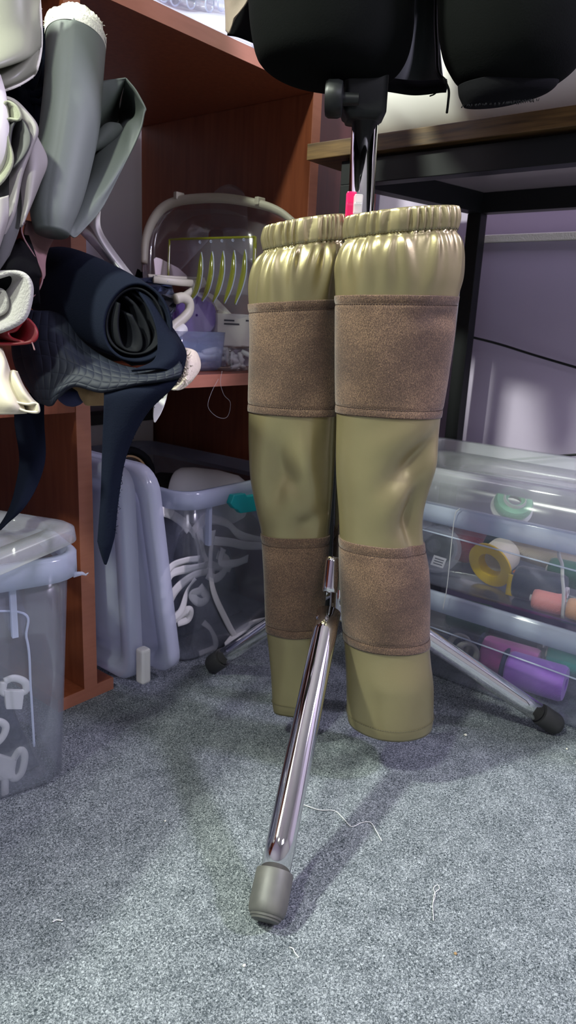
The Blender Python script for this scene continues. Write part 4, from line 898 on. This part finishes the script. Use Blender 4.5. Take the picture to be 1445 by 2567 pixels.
sheet('pale_panel', [[(58, 420, .66), (75, 372, .655), (92, 340, .66)], [(53, 460, .658), (80, 430, .652), (118, 402, .668)], [(56, 520, .655), (75, 500, .652), (98, 462, .665)], [(52, 570, .652), (58, 560, .65), (66, 540, .655)]], M['paleleather'], .0018, 24, 30, parent=wf)
sheet('dark_panel', [[(-40, 440, .66), (20, 430, .655), (56, 440, .665)], [(-40, 530, .65), (15, 530, .648), (56, 520, .66)], [(-40, 640, .645), (0, 620, .645), (50, 570, .655)], [(-40, 720, .645), (-10, 690, .645), (25, 640, .65)]], M['darkgrey'], .0018, 24, 30, parent=wf)
sheet('dark_panel', [[(-60, 520, .645), (-10, 500, .636), (22, 490, .64)], [(-60, 600, .64), (-10, 580, .632), (20, 545, .64)], [(-60, 680, .64), (-20, 660, .635), (4, 600, .642)]], M['paleleather'], .0018, 20, 24, parent=wf)
bk = sheet('black_cloth', [[(-40, 640, .70), (30, 600, .70), (70, 590, .70)], [(-40, 690, .66), (40, 650, .655), (100, 680, .68)], [(-40, 740, .665), (40, 715, .66), (100, 700, .68)], [(-40, 800, .70), (40, 780, .70), (100, 760, .70)]], M['blackcloth'], .002, 24, 24, wob=.003)
tag(bk, 'black cloth bunched above the light grey felt roll', 'fabric')
bu = empty('burgundy_vinyl', W(90, 745, .69), 'burgundy vinyl with a dusty rose back curling between the grey roll and the navy roll', 'fabric')
swathe('vinyl', [(64, 556), (54, 572), (60, 598), (82, 635), (100, 668), (106, 695), (98, 725), (80, 746)], .69, .20, M['burgundy'], .002, bu, 60)
sheet('rose_back', [[(66, 552, .70), (100, 562, .72), (146, 584, .73)], [(62, 592, .70), (92, 610, .72), (128, 612, .73)], [(88, 636, .70), (100, 650, .71), (114, 650, .72)], [(104, 690, .70), (108, 700, .70), (112, 690, .71)]], M['rose'], .002, 20, 24, parent=bu)
tube('edge', cr([W(x, y, .688) for x, y in ((64, 556), (54, 572), (60, 598), (82, 635), (100, 668), (107, 695), (98, 725), (80, 746))], 50), .0009, M['rose'], bu, 8)
fe = empty('felt_roll', W(10, 830, .64), 'light grey felt roll with an open curled end at the left edge', 'fabric')
swathe('felt', [(-60, 700), (-10, 694), (30, 684), (62, 690), (78, 715), (76, 755), (62, 795), (30, 818), (-20, 835), (-70, 838)], .64, .22, M['felt'], .0045, fe, 70)
swathe('inner_curl', [(-50, 730), (0, 726), (16, 742), (18, 770), (5, 786), (-40, 800)], .65, .18, M['felt'], .003, fe, 50)
rd = empty('burgundy_vinyl', W(60, 868, .65), 'small burgundy vinyl loop hanging just below the light grey felt roll', 'fabric')
swathe('loop', [(-40, 848), (0, 862), (48, 862), (84, 856), (94, 838), (88, 818), (70, 800), (58, 806), (40, 828), (22, 834), (30, 848), (60, 858)], .652, .14, M['burgundy'], .0024, rd, 80)
tube('thread_end', cr([W(80, 858, .65), W(84, 868, .65), W(87, 878, .65)], 10), .0007, M['rose'], rd, 6)
cm = empty('cream_vinyl', W(50, 1035, .64), 'cream vinyl folded in soft layers at the left edge above the nearest tub', 'fabric')
sheet('fold', [[(-80, 860, .66), (-20, 868, .65), (4, 872, .66)], [(-80, 930, .65), (0, 910, .64), (16, 905, .65)], [(-70, 980, .645), (0, 960, .635), (30, 945, .648)], [(-60, 1010, .64), (20, 1010, .63), (60, 1022, .64)], [(-50, 1040, .645), (20, 1038, .635), (68, 1036, .642)]], M['cream'], .002, 30, 36, parent=cm)
sheet('fold', [[(18, 940, .655), (30, 930, .648), (42, 932, .656)], [(22, 970, .65), (40, 950, .638), (58, 968, .65)], [(36, 1000, .648), (58, 985, .634), (80, 1000, .648)], [(45, 1020, .648), (78, 1012, .636), (97, 1015, .648)]], M['cream'], .002, 26, 30, parent=cm)
swathe('rolled_end', [(40, 1008), (70, 1014), (92, 1012), (98, 1024), (95, 1034), (70, 1032), (48, 1024), (36, 1014)], .634, .10, M['cream'], .002, cm, 50)
# the navy roll, its quilted wrap and hanging strips
nv = empty('navy_fabric_roll', W(300, 990, .70), 'large navy fabric roll with an open dark end and a hanging strip', 'fabric')
rc_ = [((118, 705, .80), 66, 90), ((160, 718, .775), 82, 108), ((215, 745, .745), 88, 112), ((275, 775, .715), 84, 108), ((325, 800, .69), 76, 100), ((346, 812, .68), 72, 96)]
cs = cr([W(*c[0]) for c in rc_], 36); ra = cr([Vector((c[1], c[2], 0)) for c in rc_], 36); rows = []
for i, (c, r) in enumerate(zip(cs, ra)):
    sc_ = .70 / F_PX; row = []
    for k in range(72):
        a = 2 * math.pi * k / 72; tl = .32
        u = RT * math.cos(tl) - UP * math.sin(tl); v = UP * math.cos(tl) + RT * math.sin(tl)
        rr = 1 + .03 * math.sin(3 * a + i * .06)
        row.append(c + u * (r.x * sc_ * rr * math.cos(a)) + v * (r.y * sc_ * rr * math.sin(a)) + (RT * .3 - UP * .35) * (r.x * sc_ * .5 * math.cos(a)))
    rows.append(row)
solid(link('roll', pyd('roll', *gridf(rows, True)), M['navy'], nv), .0025, -1)
inr = [[c_.lerp(sum(rw, Vector()) / 72, .16) for c_ in rw] for rw in rows[6:34]]
solid(link('lining', pyd('lining', *gridf(inr, True, False)), M['navyshine'], nv), .002, -1)
for s, pts in enumerate(([(300, 760), (296, 820), (310, 870), (345, 882), (358, 866), (352, 830), (330, 790)], [(318, 745), (345, 770), (372, 820), (376, 862), (350, 890)], [(335, 735), (372, 770), (396, 830), (400, 880), (372, 908), (330, 915)])):
    swathe('inner_fold', [(x, y) for x, y in pts], .682 + .004 * s, .08, M['navyshine'], .0022, nv, 50, dirv=(cs[0] - cs[-1]))
sheet('outer_wrap', [[(300, 690, .70), (350, 700, .70), (372, 725, .71)], [(350, 735, .685), (385, 765, .685), (405, 790, .70)], [(385, 800, .672), (420, 830, .675), (440, 835, .69)], [(395, 860, .665), (440, 865, .668), (464, 880, .682)], [(385, 905, .66), (435, 900, .66), (463, 910, .675)], [(330, 930, .658), (400, 925, .655), (456, 938, .668)]], M['navy'], .0025, 30, 50, parent=nv)
qs = sheet('quilted_wrap', [[(40, 770, .735), (90, 780, .725), (130, 782, .725), (165, 800, .725), (200, 850, .715), (250, 890, .70), (300, 915, .69), (350, 925, .675), (400, 922, .668), (450, 905, .665)], [(30, 850, .72), (80, 845, .705), (130, 850, .695), (170, 870, .69), (210, 900, .685), (255, 920, .675), (310, 935, .665), (360, 940, .66), (410, 938, .655), (458, 922, .66)],
    [(40, 920, .71), (90, 910, .69), (140, 915, .68), (180, 925, .672), (215, 935, .668), (260, 950, .662), (310, 955, .657), (360, 955, .652), (410, 950, .652), (455, 938, .658)], [(80, 985, .705), (105, 985, .685), (130, 985, .675), (150, 975, .668), (190, 962, .665), (250, 978, .66), (300, 972, .657), (350, 962, .655), (400, 955, .656), (450, 945, .66)],
    [(100, 1010, .705), (112, 1014, .69), (128, 1018, .68), (145, 1000, .672), (185, 968, .67), (250, 982, .668), (300, 976, .665), (350, 966, .664), (400, 958, .664), (448, 948, .668)]], M['quilt'], .0022, 90, 50, parent=nv)
uvl = qs.data.uv_layers.new(name='UVMap')
for lp_ in qs.data.loops:
    vi = lp_.vertex_index; uvl.data[lp_.index].uv = ((vi % 90) / 89, (vi // 90) / 49)
sheet('hanging_strip', [[(262, 985, .664), (340, 968, .660), (410, 955, .660), (462, 905, .668)], [(262, 1005, .662), (320, 990, .655), (380, 985, .655), (440, 962, .664)], [(260, 1075, .668), (290, 1070, .662), (330, 1060, .662), (368, 1035, .668)], [(257, 1160, .675), (278, 1160, .670), (300, 1155, .672), (318, 1135, .675)], [(254, 1250, .68), (268, 1250, .676), (285, 1250, .678), (298, 1245, .68)], [(247, 1345, .685), (260, 1350, .682), (276, 1350, .683), (288, 1335, .685)], [(248, 1362, .686), (258, 1380, .684), (270, 1380, .685), (282, 1365, .686)], [(262, 1412, .688), (264, 1414, .688), (266, 1415, .688), (268, 1413, .688)]], M['navy'], .0022, 26, 80, parent=nv)
fray(nv, [W(*p) for p in ((460, 930, .66), (440, 963, .664), (368, 1036, .668), (318, 1136, .675), (299, 1246, .68), (289, 1336, .685))], 60, .0003, M['navy'], 15, .0022)
n2 = sheet('navy_strip', [[(40, 990, .745), (75, 985, .735), (110, 990, .745)], [(38, 1060, .745), (75, 1055, .735), (110, 1060, .745)], [(50, 1150, .742), (85, 1140, .735), (113, 1150, .742)], [(38, 1230, .735), (62, 1225, .73), (92, 1222, .735)], [(20, 1285, .725), (40, 1280, .72), (58, 1275, .725)], [(-8, 1330, .715), (2, 1326, .712), (14, 1312, .715)]], M['navy'], .0022, 20, 50)
tag(n2, 'navy cloth strip curling down over the lid of the nearest tub', 'fabric')
tn = sheet('tan_fabric', [[(175, 962, .715), (225, 966, .70), (275, 970, .71)], [(195, 985, .71), (222, 990, .695), (262, 985, .705)], [(215, 1012, .71), (222, 1016, .70), (264, 1016, .71)]], M['tan'], .0025, 20, 16)
tag(tn, 'tan suede offcut peeping out under the quilted navy wrap', 'fabric')
bn = empty('blue_fabric', W(175, 1015, .72), 'dark blue cloth roll just below the quilted navy wrap, left of the tan offcut', 'fabric')
tube('roll', cr([W(150, 985, .73), W(178, 995, .72), W(205, 992, .71)], 16), [.006 + .004 * math.sin(math.pi * i / 15) for i in range(16)], M['blue'], bn, 16)
ms = empty('mesh_fabric', W(460, 975, .70), 'cream mesh fabric edge showing to the right of the navy roll', 'fabric')
sheet('mesh', [[(440, 872, .735), (468, 874, .725), (490, 882, .735), (500, 900, .745)], [(448, 905, .715), (474, 905, .70), (492, 915, .715), (502, 915, .74)], [(445, 945, .705), (466, 950, .695), (485, 945, .71), (498, 930, .735)], [(425, 975, .70), (440, 978, .695), (460, 972, .705), (480, 955, .725)]], M['creammesh'], .002, 24, 30, parent=ms)
fray(ms, [W(470, 885, .70), W(464, 905, .70), W(474, 925, .698), W(462, 945, .695), W(456, 960, .695)], 24, .0009, M['creammesh'], 21, .005)
ps = sheet('paper_strip', [[(392, 975, .70), (408, 972, .70), (424, 968, .70)], [(386, 1010, .70), (402, 1010, .70), (416, 1005, .70)], [(384, 1040, .70), (394, 1042, .70), (404, 1036, .70)], [(386, 1058, .70), (388, 1059, .70), (390, 1059, .70)]], M['paper'], .0006, 12, 24)
tag(ps, 'white pointed paper strip hanging below the navy roll', 'paper strip')

# ------------------------------------------------------------------ loose threads and lint on the carpet
fz = lambda x, y: onz(x, y, .0012)
thread([(758, 2016), (800, 2030), (838, 2032), (860, 2050), (882, 2072), (908, 2062), (930, 2062), (945, 2085), (958, 2108)], 'long white thread wriggling across the carpet right of the front leg', .00048, fn=fz)
thread([(1088, 2308), (1086, 2270), (1090, 2240), (1102, 2228), (1098, 2218), (1088, 2226), (1092, 2244), (1087, 2262)], 'white thread with a small loop lying on the right of the carpet', .00034, fn=fz)
thread([(726, 2374), (735, 2378), (740, 2388), (750, 2400)], 'short white thread end on the carpet in front of the rubber foot', .00045, fn=fz)
thread([(132, 2311), (142, 2306), (157, 2308)], 'short white thread end on the carpet at the left', .0006, fn=fz)
thread([(1312, 1690), (1316, 1688), (1320, 1689)], 'tiny white thread end on the carpet near the lower clear box', .0006, fn=fz)
for i, (x, y, r, lb_) in enumerate(((1168, 1842, .0022, 'white lint fleck on the carpet left of the right rubber foot'), (1422, 1877, .0016, 'white lint fleck on the carpet below the right rubber foot'), (414, 2058, .0012, 'white lint fleck on the carpet left of the front leg'), (613, 2420, .0014, 'pale lint fleck on the carpet nearest the front rubber foot'), (1142, 2390, .0016, 'brownish lint fleck on the carpet at the lower right'))):
    c = onz(x, y, r * .6); rnd = random.Random(i)
    bm = bmesh.new(); bmesh.ops.create_icosphere(bm, subdivisions=2, radius=r)
    for v in bm.verts: v.co *= rnd.uniform(.6, 1.2); v.co.z *= .5; v.co += c
    me = bpy.data.meshes.new('lint_fleck'); bm.to_mesh(me); bm.free()
    tag(link('lint_fleck', me, M['tan'] if i == 4 else M['cotton']), lb_, 'lint')
